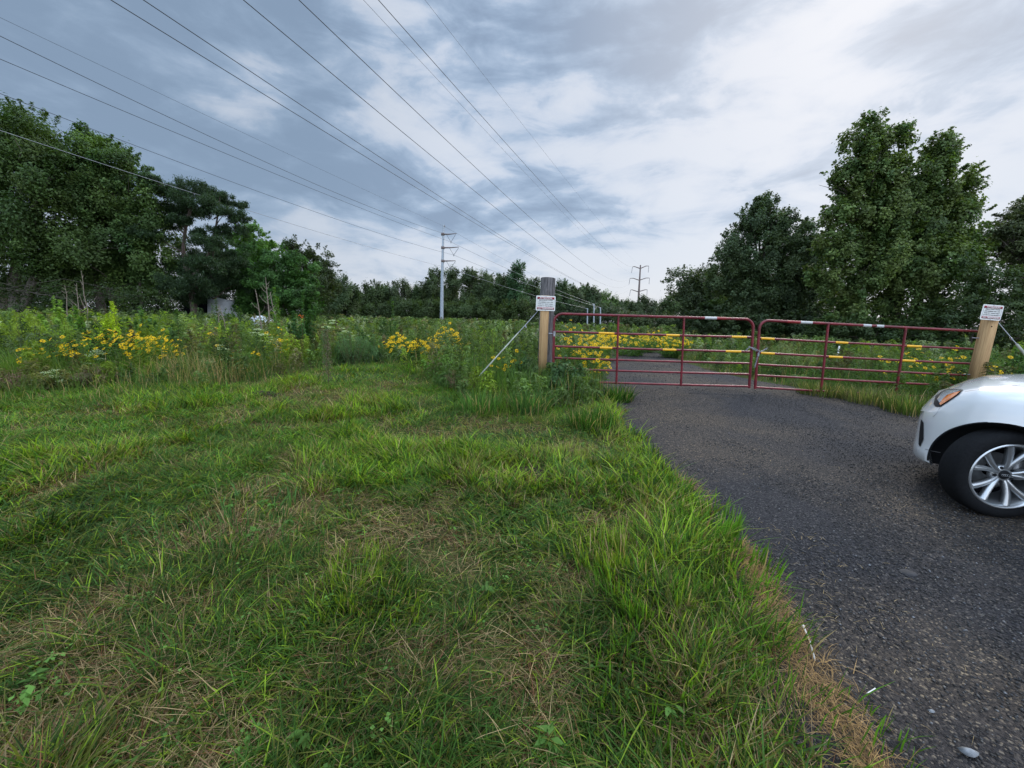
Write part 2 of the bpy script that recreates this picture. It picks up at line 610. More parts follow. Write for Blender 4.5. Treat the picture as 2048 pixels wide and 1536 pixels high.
def road_mat():
    m, n, l, b = newmat('crushed_gravel')
    t = n.new('ShaderNodeTexCoord')
    v = n.new('ShaderNodeTexVoronoi')
    v.inputs['Scale'].default_value = 110
    l.new(t.outputs['Object'], v.inputs['Vector'])
    v2 = n.new('ShaderNodeTexVoronoi')
    v2.inputs['Scale'].default_value = 60
    l.new(t.outputs['Object'], v2.inputs['Vector'])
    big = n.new('ShaderNodeTexNoise')
    big.inputs['Scale'].default_value = .55
    big.inputs['Detail'].default_value = 7
    l.new(t.outputs['Object'], big.inputs['Vector'])
    sp = n.new('ShaderNodeSeparateColor')
    l.new(v.outputs['Color'], sp.inputs[0])
    r = n.new('ShaderNodeValToRGB')
    r.color_ramp.elements[0].position, r.color_ramp.elements[0].color = 0, (.014, .0142, .0165, 1)
    r.color_ramp.elements[1].position, r.color_ramp.elements[1].color = 1, (.17, .155, .13, 1)
    for p, c in ((.45, (.027, .027, .030)), (.80, (.046, .044, .046)), (.93, (.078, .073, .068))):
        e = r.color_ramp.elements.new(p)
        e.color = (*c, 1)
    l.new(sp.outputs[0], r.inputs[0])
    r2 = n.new('ShaderNodeValToRGB')
    r2.color_ramp.elements[0].position, r2.color_ramp.elements[0].color = .40, (.74, .76, .84, 1)
    r2.color_ramp.elements[1].position, r2.color_ramp.elements[1].color = .62, (1.75, 1.45, 1.10, 1)
    l.new(big.outputs[0], r2.inputs[0])
    mx = n.new('ShaderNodeMix')
    mx.data_type = 'RGBA'
    mx.blend_type = 'MULTIPLY'
    mx.inputs[0].default_value = 1
    l.new(r.outputs[0], mx.inputs[6])
    l.new(r2.outputs[0], mx.inputs[7])
    l.new(mx.outputs[2], b.inputs['Base Color'])
    b.inputs['Roughness'].default_value = .85
    b.inputs['Specular IOR Level'].default_value = .22
    ad = n.new('ShaderNodeMath')
    ad.operation = 'ADD'
    l.new(v.outputs['Distance'], ad.inputs[0])
    l.new(v2.outputs['Distance'], ad.inputs[1])
    bp = n.new('ShaderNodeBump')
    bp.invert = True
    bp.inputs['Strength'].default_value = 1.0
    bp.inputs['Distance'].default_value = .009
    l.new(ad.outputs[0], bp.inputs['Height'])
    l.new(bp.outputs[0], b.inputs['Normal'])
    return m


M['ground'] = ground_mat()
M['road'] = road_mat()

# ------------------------------------------------------------------ ground and road
xs = np.concatenate([np.linspace(-1500, -30, 30), np.arange(-28, 28, .35), np.linspace(30, 1500, 30)])
ys = np.concatenate([np.linspace(-300, -6, 8), np.arange(-5, 40, .35), np.linspace(41, 2000, 40)])
X, Y = np.meshgrid(xs, ys, indexing='ij')
Z = terrain(X, Y)
V = np.stack([X, Y, Z], -1).reshape(-1, 3)
i, j = np.meshgrid(np.arange(len(xs) - 1), np.arange(len(ys) - 1), indexing='ij')
b = (i * len(ys) + j).ravel()
Fq = np.stack([b, b + len(ys), b + len(ys) + 1, b + 1], 1)
tag(np_mesh('ground', V, Fq, M['ground'], smooth=True), kind='structure')

ry = np.concatenate([np.arange(-3, 26, .12), np.arange(26, 58, .6)])
l_, r_ = road_edges(ry)
NW_ = 60
rows = []
for k in range(NW_ + 1):
    t = k / NW_
    x = l_ * (1 - t) + r_ * t
    if k == 0:
        x = l_ - 0.10 * vnoise(l_, ry, 2.3, 4) - .05 * vnoise(l_, ry, 7., 8)
    if k == NW_:
        x = r_ + 0.10 * vnoise(r_, ry, 2.3, 4)
    z = terrain(x, ry) + 0.012 + 0.016 * (fbm(x, ry, 1.1, 9) - .5) + .006 * (vnoise(x, ry, 6, 2) - .5)
    if k in (0, NW_):
        z = terrain(x, ry) + .002
    rows.append(np.stack([x, ry, z], 1))
V = np.stack(rows, 0).reshape(-1, 3)
n_ = len(ry)
i, j = np.meshgrid(np.arange(NW_), np.arange(n_ - 1), indexing='ij')
b = (i * n_ + j).ravel()
tag(np_mesh('gravel_road', V, np.stack([b, b + n_, b + n_ + 1, b + 1], 1), M['road'], smooth=True), kind='structure')


def pts_in(y0, y1, dens, xlim=None, margin=1.15, xoff=0.0):
    """random ground points inside the camera's wedge, uniform density"""
    W = 1.36 * margin
    y = []
    A0 = W * (y1 * y1 - y0 * y0) + 2 * xoff * (y1 - y0)
    n = int(A0 * dens)
    u = RNG.random(n)
    if xoff:
        y = y0 + (y1 - y0) * u
        x = (RNG.random(n) * 2 - 1) * (W * y + xoff)
    else:
        y = np.sqrt(y0 * y0 + u * (y1 * y1 - y0 * y0))
        x = (RNG.random(n) * 2 - 1) * W * y
    if xlim:
        k = (x > xlim[0]) & (x < xlim[1])
        x, y = x[k], y[k]
    return x, y


# loose stones on the road
def stones():
    mats = MB()
    for (y0, y1, dn, s0, s1) in ((0.75, 2.0, 6500, .0028, .008), (2.0, 3.6, 3200, .0035, .009), (3.6, 7.5, 900, .0045, .011), (7.5, 16, 130, .008, .018)):
        x, y = pts_in(y0, y1, dn, (.9, 9.3), 1.05, xoff=.3 if y0 < 7 else 0)
        d = road_dist(x, y)
        k = (d > -.12) & (RNG.random(len(x)) < .35 + .65 * sstep(.42, .56, fbm(x, y, .9, 3)))
        x, y = x[k], y[k]
        n = len(x)
        s = s0 + (s1 - s0) * RNG.random(n) ** 2.5
        O = np.array([(1, 0, 0), (-1, 0, 0), (0, 1, 0), (0, -1, 0), (0, 0, 1), (0, 0, -1)], float)
        V = O[None] * (s[:, None, None] * RNG.uniform(.6, 1.25, (n, 6, 1)))
        a = RNG.random(n) * 6.28
        ca, sa = np.cos(a)[:, None], np.sin(a)[:, None]
        V = np.stack([V[..., 0] * ca - V[..., 1] * sa, V[..., 0] * sa + V[..., 1] * ca, V[..., 2] * .7], -1)
        z = terrain(x, y) + .014 + s * .3
        V += np.stack([x, y, z], 1)[:, None]
        F = np.array([(0, 2, 4), (2, 1, 4), (1, 3, 4), (3, 0, 4), (2, 0, 5), (1, 2, 5), (3, 1, 5), (0, 3, 5)])
        F = (np.arange(n) * 6)[:, None, None] + F[None]
        g = RNG.choice([.012, .022, .034, .050, .085, .17], n, p=[.24, .28, .24, .14, .07, .03])
        t = RNG.random(n)[:, None]
        if y0 > 2.5:
            g = np.maximum(g * .8, .018)
        c = g[:, None] * (np.array([.92, .97, 1.08]) * t + np.array([1.12, 1.0, .85]) * (1 - t))
        mats.add(V.reshape(-1, 3), F.reshape(-1, 3), np.repeat(c, 6, axis=0))
    m, n, l, b = newmat('stone')
    a = n.new('ShaderNodeAttribute')
    a.attribute_name = 'tint'
    l.new(a.outputs['Color'], b.inputs['Base Color'])
    b.inputs['Roughness'].default_value = .75
    tag(mats.build('gravel', m), 'loose dark gravel scattered over the road', 'gravel', kind='stuff')


stones()

# ------------------------------------------------------------------ grass
C_ = lambda *a: np.array(a, float)
G_FRESH, G_BLUE, G_DARK, G_OLIVE, G_LIME = C_(.088, .195, .018), C_(.062, .135, .034), C_(.026, .062, .010), C_(.135, .150, .030), C_(.19, .285, .024)
STRAW, BROWN, RUST = C_(.42, .31, .16), C_(.17, .11, .06), C_(.22, .10, .05)


def lawn():
    mb = MB()
    specs = [(0.75, 2.2, 12000, 3, .0055, 1.0), (2.2, 4.2, 6500, 3, .0075, 1.0), (4.2, 7.5, 2800, 2, .0105, 1.05), (7.5, 11.5, 1200, 2, .015, 1.15)]
    for (y0, y1, dn, seg, w, hk) in specs:
        x, y = pts_in(y0, y1, dn, (-60, 2.4), 1.06, xoff=.35 if y0 < 1 else 0)
        # the verge goes on beside and behind the viewer
        dn2 = {.75: 1500, 2.2: 1300, 4.2: 900, 7.5: 500}[y0]
        ya = -2.2 if y0 < 1 else y0
        n2 = int((y1 - ya) * 16 * dn2)
        x2, y2 = RNG.uniform(-14, 2.4, n2), RNG.uniform(ya, y1, n2)
        k2 = (np.abs(x2) > 1.36 * 1.06 * np.maximum(y2, 0) + (.35 if y0 < 1 else 0)) | (y2 < .75)
        side0 = len(x)
        x, y = np.concatenate([x, x2[k2]]), np.concatenate([y, y2[k2]])
        wide = np.where(np.arange(len(x)) < side0, 1.0, 2.0)
        # gather into tufts
        ts = .055 + .02 * (y0 > 2)
        cx = (np.floor(x / ts) + .5 + .8 * (vnoise(np.floor(x / ts), np.floor(y / ts), 1.7, 1) - .5)) * ts
        cy = (np.floor(y / ts) + .5 + .8 * (vnoise(np.floor(x / ts), np.floor(y / ts), 1.9, 2) - .5)) * ts
        pull = RNG.random(len(x)) * .75
        tx, ty = x - cx, y - cy
        x, y = x - tx * pull, y - ty * pull
        rd = road_dist(x, y)
        me = meadow_edge(x)
        dry = sstep(.495, .64, fbm(x, y, 1.15, 21) * .62 + fbm(x, y, 3.4, 12) * .38 + .05 * (y < 3))
        lush = sstep(.75, .12, -rd) * sstep(.7, 1.4, y)            # tall rank growth along the road's edge
        lush = np.maximum(lush * (1 - .6 * sstep(2.2, 1.5, y) * sstep(.45, .15, -rd)), .85 * sstep(.52, .66, fbm(x, y, .8, 31)))
        keep = (rd < .05) & (y < me + .3) & (RNG.random(len(x)) < 1 - .55 * dry * (1 - lush))
        keep &= RNG.random(len(x)) < sstep(.12, -.18, rd)
        bare = sstep(.66, .74, fbm(x, y, 2.1, 44)) * (1 - lush)
        keep &= RNG.random(len(x)) > .75 * bare
        # dark bare scrape near the road's edge
        scr = np.exp(-(((x - .25) / .30) ** 2 + ((y - 3.45) / .38) ** 2))
        keep &= RNG.random(len(x)) > .88 * scr
        x, y, rd, dry, lush, tx, ty, wide = [a[keep] for a in (x, y, rd, dry, lush, tx, ty, wide)]
        n = len(x)
        cl = vnoise(x, y, 6.0, 14)
        h = (.05 + .055 * cl + .10 * lush * (.6 + .6 * cl)) * RNG.uniform(.55, 1.4, n) * hk
        h *= np.where(RNG.random(n) < .03, 1.7, 1)
        phi = 6.283 * vnoise(x, y, 1.7, 8) * 1.5 + RNG.normal(0, .9, n)
        out = np.arctan2(ty, tx)
        phi = np.where(RNG.random(n) < .55, out + RNG.normal(0, .5, n), phi)
        lean = RNG.gamma(2.2, .34, n) + .45 * (1 - lush) * RNG.random(n)
        flat = (RNG.random(n) < (.20 + .35 * dry)) & (lush < .35)
        lean = np.where(lush > .35, np.minimum(lean, .95), lean)
        lean = np.where(flat, RNG.uniform(1.4, 2.8, n), lean)
        droop = np.where(flat, RNG.uniform(.6, .92, n), RNG.uniform(.05, .5, n))
        t = vnoise(x, y, .9, 17)[:, None]
        u = RNG.random((n, 1))
        c = G_FRESH * (1 - t) + G_BLUE * t
        c = c * (1 - .55 * u) + G_DARK * .55 * u
        c = np.where(RNG.random((n, 1)) < .22, c * .45, c)
        c = np.where(RNG.random((n, 1)) < .25 + .25 * dry[:, None], G_OLIVE, c)
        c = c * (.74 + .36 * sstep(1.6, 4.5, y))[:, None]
        c = np.where(RNG.random((n, 1)) < .10 + .25 * lush[:, None], G_LIME * .95, c)
        pd = (.075 + .56 * dry * (1 - .8 * lush))
        isdry = RNG.random(n) < pd
        dc = np.where(RNG.random((n, 1)) < .5, STRAW, np.where(RNG.random((n, 1)) < .6, BROWN, RUST))
        c = np.where(isdry[:, None], dc * RNG.uniform(.55, 1.05, (n, 1)), c)
        c = c * RNG.uniform(.55, 1.5, (n, 1)) * (.75 + .5 * vnoise(x, y, 2.6, 55)[:, None])
        ww = w * wide * RNG.uniform(.6, 1.35, n) * (1 + .5 * lush) * np.where(isdry, .55, 1)
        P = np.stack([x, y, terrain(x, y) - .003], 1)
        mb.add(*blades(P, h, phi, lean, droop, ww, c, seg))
    return mb


def add_thatch(mb):
    """cut dry blades lying on the ground"""
    for (y0, y1, dn) in ((.75, 2.5, 1500), (2.5, 6.5, 500)):
        x, y = pts_in(y0, y1, dn, (-20, 2.2), 1.05, xoff=.3)
        dry = sstep(.48, .62, fbm(x, y, 1.15, 21) * .62 + fbm(x, y, 3.4, 12) * .38)
        rd = road_dist(x, y)
        k = (RNG.random(len(x)) < .12 + .88 * dry) & (rd < .0) & (y < meadow_edge(x))
        x, y = x[k], y[k]
        n = len(x)
        P = np.stack([x, y, terrain(x, y) + RNG.uniform(.005, .04, n)], 1)
        c = np.where(RNG.random((n, 1)) < .6, STRAW, BROWN * 1.3) * RNG.uniform(.5, 1.1, (n, 1))
        mb.add(*blades(P, RNG.uniform(.02, .05, n), RNG.random(n) * 6.28, RNG.uniform(1.5, 3.5, n), RNG.uniform(.7, 1.0, n), RNG.uniform(.0015, .003, n), c, 2))


mb = lawn()
add_thatch(mb)
tag(mb.build('lawn_grass', M['grass']), 'rough mown green grass with dry brown patches beside the road', 'grass', kind='stuff')

mb = MB()
x, y = pts_in(.9, 5.5, 9, (-9, 1.3), 1.0, xoff=.3)
for xx, yy in zip(x, y):
    if road_dist(xx, yy) > -.15 or yy > meadow_edge(xx):
        continue
    big = RNG.random() < .25
    k = int(RNG.integers(5, 16))
    s_ = .030 if big else .016
    a = RNG.random(k) * 6.28
    r = (.035 if big else .05) * np.sqrt(RNG.random(k))
    Q = np.stack([xx + r * np.cos(a), yy + r * np.sin(a), terrain(xx, yy) + RNG.uniform(.03, .075, k)], 1)
    c = C_(.085, .17, .035) * RNG.uniform(.7, 1.4) * RNG.uniform(.8, 1.2, (k, 1))
    L_ = s_ * RNG.uniform(.7, 1.3, k) * (1.6 if big else 1)
    mb.add(*leafcards(Q, np.tile(C_(0, 0, 2.5), (k, 1)), L_, L_ * (.4 if big else .85), c, np.stack([np.cos(a), np.sin(a), a * 0], 1) * 1.5))
tag(mb.build('clover_leaves', M['weed']), 'clover and broad leafed weeds dotted through the mown grass', 'clover', kind='stuff')

# creeping tufts and straw on the road's edge
mb = MB()
n = 5200
y = .8 + 2.6 * RNG.random(n) ** 1.2
l_, r_ = road_edges(y)
band = .03 + .12 * vnoise(y, y * 0, 2.3, 3) ** 2
x = l_ + .15 + RNG.normal(0.0, 1, n) * band * np.where(y < 2.4, 1.0, .8)
k = (RNG.random(n) < np.clip(sstep(.40, .60, fbm(x, y, 4.2, 5)) + .25 * (y < 1.9), 0, 1)) & (x > l_ - .2)
x, y = x[k], y[k]
n = len(x)
P = np.stack([x, y, terrain(x, y) + .014 + RNG.uniform(0, .02, n)], 1)
phi = np.arctan2(1.0, .10) + RNG.normal(0, .9, n) + np.where(RNG.random(n) < .5, math.pi, 0)
c = np.where(RNG.random((n, 1)) < .75, STRAW * C_(1.2, 1.02, .85), BROWN) * RNG.uniform(.35, 1.1, (n, 1))
mb.add(*blades(P, RNG.uniform(.02, .045, n), phi, RNG.uniform(1.5, 4, n), RNG.uniform(.75, 1.0, n), RNG.uniform(.0015, .0032, n), c, 2))
# odd straws out on the gravel
x, y = pts_in(1.0, 8.0, 190, (1.2, 8.5), 1.0, xoff=.2)
k = RNG.random(len(x)) < .03 + .75 * sstep(.60, .74, fbm(x, y, 1.7, 29)) * sstep(2.2, .2, x - road_edges(y)[0])
x, y = x[k], y[k]
n = len(x)
P = np.stack([x, y, terrain(x, y) + .02], 1)
mb.add(*blades(P, .02, RNG.random(n) * 6.28, RNG.uniform(.8, 3.2, n), 1.0, .0028, STRAW * RNG.uniform(.5, 1.1, (n, 1)), 2))
tag(mb.build('dry_straw', M['grass']), 'dry tan straw strewn along the edge of the gravel', 'straw', kind='stuff')

# ------------------------------------------------------------------ meadow
W_YG, W_GRN, W_DK, W_BRN, W_GREY = C_(.115, .165, .020), C_(.056, .098, .026), C_(.028, .055, .016), C_(.10, .068, .042), C_(.13, .16, .10)


def meadow_tint(x, y, n):
    t = fbm(x, y, .22, 61)
    left = sstep(-3, -12, x) * sstep(30, 14, y)
    t2 = fbm(x, y, .7, 63)
    c = W_GRN * (1 - t[:, None]) + C_(.085, .12, .038) * t[:, None]
    c = np.where((t2 + .24 * left > .66)[:, None], W_YG, c)
    c = np.where((t2 < .34)[:, None], W_DK, c)
    b = fbm(x, y, .5, 77)
    c = np.where((b > .64)[:, None], W_BRN * .6 + c * .4, c)
    pale = (fbm(x, y, .30, 140) > .60) & (y > 13) & (RNG.random(n) < .6)
    c = np.where(pale[:, None], C_(.17, .20, .115), c)
    c = np.where((b < .33)[:, None], c * .5 + C_(.10, .13, .07) * .5, c)
    return c


def ok_meadow(x, y):
    rd = road_dist(x, y)
    return (rd < -.15) & ((y > meadow_edge(x)) | (x > 4))


def forbs(mb, x, y, H, nl, L, W, spread):
    n = len(x)
    if not n:
        return
    base = meadow_tint(x, y, n) * RNG.uniform(.6, 1.4, (n, 1)) * (.6 + .8 * fbm(x, y, .45, 120))[:, None]
    z0 = terrain(x, y)
    lx, ly = RNG.normal(0, .10, n) * H, RNG.normal(0, .10, n) * H
    # stems
    P = np.stack([x, y, z0], 1)
    mb.add(*blades(P, H, np.arctan2(ly, lx), np.hypot(lx, ly) / H, 0, .35 * W, base * .7, 2))
    idx = np.repeat(np.arange(n), nl)
    m = len(idx)
    s = RNG.random(m) ** .7
    r = spread * (1.05 - .65 * s) * np.sqrt(RNG.random(m)) * RNG.uniform(.5, 1.2, n)[idx]
    a = RNG.random(m) * 6.28
    Q = np.stack([x[idx] + lx[idx] * s ** 1.5 + r * np.cos(a), y[idx] + ly[idx] * s ** 1.5 + r * np.sin(a), z0[idx] + H[idx] * (.08 + .92 * s)], 1)
    N = np.stack([np.cos(a) * .5, np.sin(a) * .5, np.ones(m)], 1)
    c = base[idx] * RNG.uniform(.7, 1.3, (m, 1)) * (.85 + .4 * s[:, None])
    A = np.stack([np.cos(a), np.sin(a), RNG.uniform(-.4, .9, m)], 1) * 1.6
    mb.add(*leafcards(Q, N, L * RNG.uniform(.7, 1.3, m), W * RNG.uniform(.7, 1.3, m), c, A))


def meadow():
    mb = MB()
    # (y0,y1,density,height,leaves,leafL,leafW,spread)
    for (y0, y1, dn, h0, h1, nl, L, W, sp) in ((5.8, 12, 11, .45, 1.05, 80, .085, .026, .17), (12, 22, 4.0, .6, 1.15, 64, .13, .040, .24),
                                              (22, 45, .8, .8, 1.25, 46, .22, .07, .42), (45, 95, .16, .85, 1.3, 40, .45, .16, .9)):
        x, y = pts_in(y0, y1, dn, None, 1.3)
        k = ok_meadow(x, y)
        hk = sstep(.0, 2.2, y - meadow_edge(x))
        k &= ~((x > 2) & (y < 24) & (RNG.random(len(x)) < .25))
        x, y, hk = x[k], y[k], hk[k]
        H = (h0 + (h1 - h0) * fbm(x, y, .6, 90)) * RNG.uniform(.55, 1.3, len(x))
        H = H * np.where(x > 2, .62 + .22 * (x > 8), .5 + .5 * hk)
        H = np.where((x < 2.2) & (x > .5) & (y < 10), H * .75, H)
        H = np.where((x < .5) & (x > -1.9) & (y > 7.3) & (y < 11), np.maximum(H * 1.25, .8), H)
        forbs(mb, x, y, H, nl, L, W, sp)
    return mb


tag(meadow().build('meadow_weeds', M['weed']), 'tangled green weeds covering the field beyond the mown grass', 'weeds', kind='stuff')


def tall_grass():
    mb = MB()
    for (y0, y1, dn, w, seg) in ((4.8, 9, 620, .007, 3), (9, 16, 120, .011, 3), (16, 32, 14, .022, 2), (32, 90, 1.2, .06, 2)):
        x, y = pts_in(y0, y1, dn, None, 1.25)
        rd = road_dist(x, y)
        me = meadow_edge(x)
        k = (rd < -.02) & ((y > me - .9) | (x > 4))
        k &= RNG.random(len(x)) < .35 + .65 * sstep(.35, .6, fbm(x, y, .9, 51))
        x, y, me, rd = x[k], y[k], me[k], rd[k]
        n = len(x)
        g = sstep(-.9, 1.0, y - me)
        g = np.where(x > 4, sstep(.0, 1.6, -rd), g)
        h = (.15 + .40 * g * (.4 + 1.2 * fbm(x, y, .8, 33))) * RNG.uniform(.55, 1.35, n)
        h = np.where(x > 4, h * 1.0, h)
        phi = RNG.random(n) * 6.28
        lean = RNG.gamma(2, .17, n)
        t = RNG.random((n, 1))
        tn = meadow_tint(x, y, n)
        c = tn * .55 + (G_FRESH * (1 - t) + G_BLUE * t) * .5
        dryz = sstep(.52, .68, fbm(x, y, .55, 71))
        # a pale dry stand of grass at the left
        dryz = np.maximum(dryz * .30, np.exp(-(((x + 5.9) / 1.1) ** 2 + ((y - 7.2) / .8) ** 2)) * .9)
        isd = RNG.random(n) < .035 + .6 * dryz * (1 - .7 * (x < -8))
        c = np.where(isd[:, None], STRAW * C_(.95, .95, .9) * RNG.uniform(.5, 1.1, (n, 1)), c)
        c *= RNG.uniform(.75, 1.25, (n, 1))
        P = np.stack([x, y, terrain(x, y)], 1)
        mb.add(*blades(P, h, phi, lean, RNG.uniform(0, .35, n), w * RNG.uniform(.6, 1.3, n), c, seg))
    return mb


tag(tall_grass().build('tall_grass', M['grass']), 'tall unmown grass with dry stalks at the field edge', 'grass', kind='stuff')


# ------------------------------------------------------------------ plants as things
def flower_head(mb_or_none, c, R, nrm):
    """verts/faces/colours of one yellow coneflower head"""
    nrm = np.asarray(nrm, float)
    nrm /= np.linalg.norm(nrm)
    u = np.cross(nrm, [0.3, .2, 1.0])
    u /= np.linalg.norm(u)
    w = np.cross(nrm, u)
    V, F, C = [], [], []
    k = 10
    for i in range(k):
        a = i * 2 * math.pi / k + RNG.uniform(-.1, .1)
        d = math.cos(a) * u + math.sin(a) * w
        e = -math.sin(a) * u + math.cos(a) * w
        rr = R * RNG.uniform(.85, 1.1)
        b = len(V)
        V += [c + d * R * .2, c + d * rr * .62 + e * R * .17 + nrm * R * .03, c + d * rr - nrm * R * .12, c + d * rr * .62 - e * R * .17 + nrm * R * .03]
        F.append((b, b + 1, b + 2, b + 3))
        C += [C_(.90, .56, .010)] * 4
    b = len(V)
    m = 6
    for i in range(m):
        a = i * 2 * math.pi / m
        V.append(c + (math.cos(a) * u + math.sin(a) * w) * R * .26 + nrm * R * .04)
        C.append(C_(.12, .07, .02))
    V.append(c + nrm * R * .2)
    C.append(C_(.20, .14, .02))
    T = [(b + i, b + (i + 1) % m, b + m) for i in range(m)]
    return np.array(V), np.array(F), np.array(T), np.array(C)


def flower_plant(px, py, Yd, width, nh, label, zlow=.45, heads_apart=False, R=.034, group='yellow coneflower plants'):
    top = at(px, py, Yd)
    x0, y0 = top.x, Yd
    H = max(.45, top.z - float(terrain(x0, y0)))
    z0 = float(terrain(x0, y0))
    root = empty('coneflower_plant', (x0, y0, z0))
    tag(root, label, 'flowers', group)
    st, bl = MB(), MB()
    ns = max(8, nh // 2)
    tips = []
    for s in range(nh):
        r = width * .5 * math.sqrt(random.random())
        a = random.random() * 6.28
        hz = H * (zlow + (1 - zlow) * random.random() ** .8) * (1 - .25 * r / (width * .5 + .01))
        tips.append(np.array([r * math.cos(a), r * math.sin(a), hz]))
    tips[0][2] = H
    for k, t in enumerate(tips):
        base = np.array([t[0] * .45, t[1] * .45, 0])
        mid = (base + t) / 2 + np.array([t[0] * .1, t[1] * .1, 0])
        if k % 2 == 0 or nh < 30:
            st.tube([base, mid, t], [.004, .003, .002], 3, C_(.06, .11, .03), cap=False)
    nleaf = int(55 * ns)
    idx = RNG.integers(0, len(tips), nleaf)
    T = np.array(tips)[idx]
    s = RNG.random(nleaf)[:, None] ** .8
    Q = T * C_(.45, .45, 0) * (1 - s) + T * s * .97 + RNG.normal(0, .035, (nleaf, 3))
    Q[:, 2] = np.abs(Q[:, 2])
    cc = C_(.07, .14, .028) * RNG.uniform(.6, 1.5, (nleaf, 1))
    L = .075 if Yd < 14 else .13
    st.add(*leafcards(Q, np.tile(C_(0, 0, 1), (nleaf, 1)), L * RNG.uniform(.7, 1.4, nleaf), L * .22, cc, RNG.normal(0, 1, (nleaf, 3)) + C_(0, 0, .5)))
    st.build('foliage', M['weed'], root)
    for k, t in enumerate(tips):
        nrm = np.array([random.gauss(-.1, .45), random.gauss(-.55, .4), .75])
        Vh, Fh, Th, Ch = flower_head(None, t * 0 if heads_apart else t, R * random.uniform(.8, 1.2), nrm)
        if heads_apart and k < 100:
            m = MB()
            m.V, m.C, m.n = [Vh], [Ch], len(Vh)
            m.F = {4: [Fh], 3: [Th]}
            o = m.build('flower_head', M['petal'], root)
            o.location = t
        else:
            b = bl.n
            bl.V.append(Vh)
            bl.C.append(Ch)
            bl.F.setdefault(4, []).append(Fh + b)
            bl.F.setdefault(3, []).append(Th + b)
            bl.n += len(Vh)
    if bl.n:
        o = bl.build('flower_heads', M['petal'], root)
        o['kind'] = 'stuff'
    return root


FL = [
    (225, 650, 8.0, 1.5, 130, 'tallest mound of yellow coneflowers in the field left of the round post', False),
    (305, 660, 7.8, 1.0, 85, 'yellow coneflowers right beside the pale dry grass on the left', False),
    (170, 668, 8.2, .9, 32, 'loose yellow coneflowers left of the tallest mound', False),
    (95, 674, 7.8, .8, 24, 'sparse yellow coneflowers near the left edge of the field', False),
    (60, 698, 7.2, .5, 10, 'few low yellow coneflowers farthest to the left by brown weeds', False),
    (425, 655, 9.5, .5, 10, 'small yellow coneflower cluster before the white shed', False),
    (540, 656, 10.0, .9, 22, 'thin yellow coneflowers below the bare saplings', False),
    (470, 692, 8.2, 1.0, 10, 'scattered low yellow coneflowers right of the dry grass', False),
    (800, 666, 12.0, 1.3, 60, 'left part of the yellow coneflower drift before the steel pole', False),
    (845, 676, 11.2, 1.4, 90, 'dense low yellow coneflower drift at the end of the mown strip', False),
    (888, 646, 12.0, 1.0, 90, 'tall yellow coneflowers at the foot of the steel pole', False),
    (915, 672, 11.6, .9, 40, 'yellow coneflowers right of the steel pole foot', False),
    (1012, 700, 7.9, .8, 16, 'few yellow coneflowers under the slanting guy wire', True),
    (1140, 640, 8.4, .55, 26, 'tall yellow coneflowers rising over the second rail of the left gate', True),
    (1175, 662, 8.3, .9, 46, 'yellow coneflowers behind the hinge end of the left gate', True),
    (1192, 694, 7.9, .75, 30, 'yellow coneflowers leaning through the left gate over the gravel', True),
    (1208, 657, 13.5, 1.4, 90, 'broad yellow coneflower bank behind the left gate upright', False),
    (1262, 660, 16.0, 2.2, 90, 'middle yellow coneflower bank along the road behind the left gate', False),
    (1300, 662, 18.0, 2.0, 60, 'far yellow coneflower bank at the road bend', False),
    (1345, 668, 15.5, 1.5, 80, 'yellow coneflower bank right of the road behind the left gate', False),
    (1850, 690, 8.4, 1.6, 30, 'low yellow coneflowers behind the right gate near its post', False),
    (1890, 698, 8.0, .8, 16, 'yellow coneflowers touching the end of the right gate', False),
    (1995, 712, 7.3, .8, 14, 'yellow coneflowers right of the square wooden post', False),
]
for (px, py, yd, w, nh, lb, ap) in FL:
    flower_plant(px, py, yd, w, nh, lb, heads_apart=ap, R=.046 if yd < 10 else .064)


def bush(name, px, py, Yd, wpx, label, cat, col, nleaf, L, W, mat='weed', group=None, droop=None, stems=10, dense=.5, zmin=.05, flat_top=None, zc=None):
    """leafy clump of several stems, a thing of its own"""
    top = at(px, py, Yd)
    x0 = top.x
    z0 = float(terrain(x0, Yd))
    H = top.z - z0
    Wm = wpx * Yd / 781.0
    root = empty(name, (x0, Yd, z0))
    tag(root, label, cat, group)
    st = MB()
    ends = []
    for s in range(stems):
        a = random.random() * 6.28
        r = Wm * .5 * math.sqrt(random.random())
        h = H * (1 - .55 * (r / (Wm * .5 + 1e-6)) ** 2) * random.uniform(.75, 1.0)
        if s == 0:
            r, h = 0, H
        e = np.array([r * math.cos(a), r * math.sin(a), h])
        b = e * C_(.35, .35, 0)
        m = (b + e) / 2 * C_(1.05, 1.05, 1)
        ends.append((b, m, e))
        st.tube([b, m, e], [.010, .007, .003] if H > .9 else [.005, .004, .002], 4, C_(.11, .09, .05), cap=False)
    st.build('stem', M['weed'], root)
    E = np.array(ends)
    idx = RNG.integers(0, len(ends), nleaf)
    s = RNG.random(nleaf)[:, None] ** .6
    B, Mi, T = E[idx, 0], E[idx, 1], E[idx, 2]
    Q = B * (1 - s) ** 2 + 2 * Mi * s * (1 - s) + T * s * s
    Q = Q + RNG.normal(0, 1, (nleaf, 3)) * (Wm * .09 * dense * 2 * (1.15 - s))
    Q[:, 2] = np.maximum(np.abs(Q[:, 2]), zmin)
    N = Q * C_(1, 1, .3) / (Wm * .5) + C_(0, 0, .7)
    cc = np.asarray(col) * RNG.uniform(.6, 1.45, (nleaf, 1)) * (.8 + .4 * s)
    f = MB()
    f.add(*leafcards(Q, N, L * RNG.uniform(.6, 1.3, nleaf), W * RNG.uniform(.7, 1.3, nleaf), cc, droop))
    f.build('leaves', M[mat], root)
    return root, ends


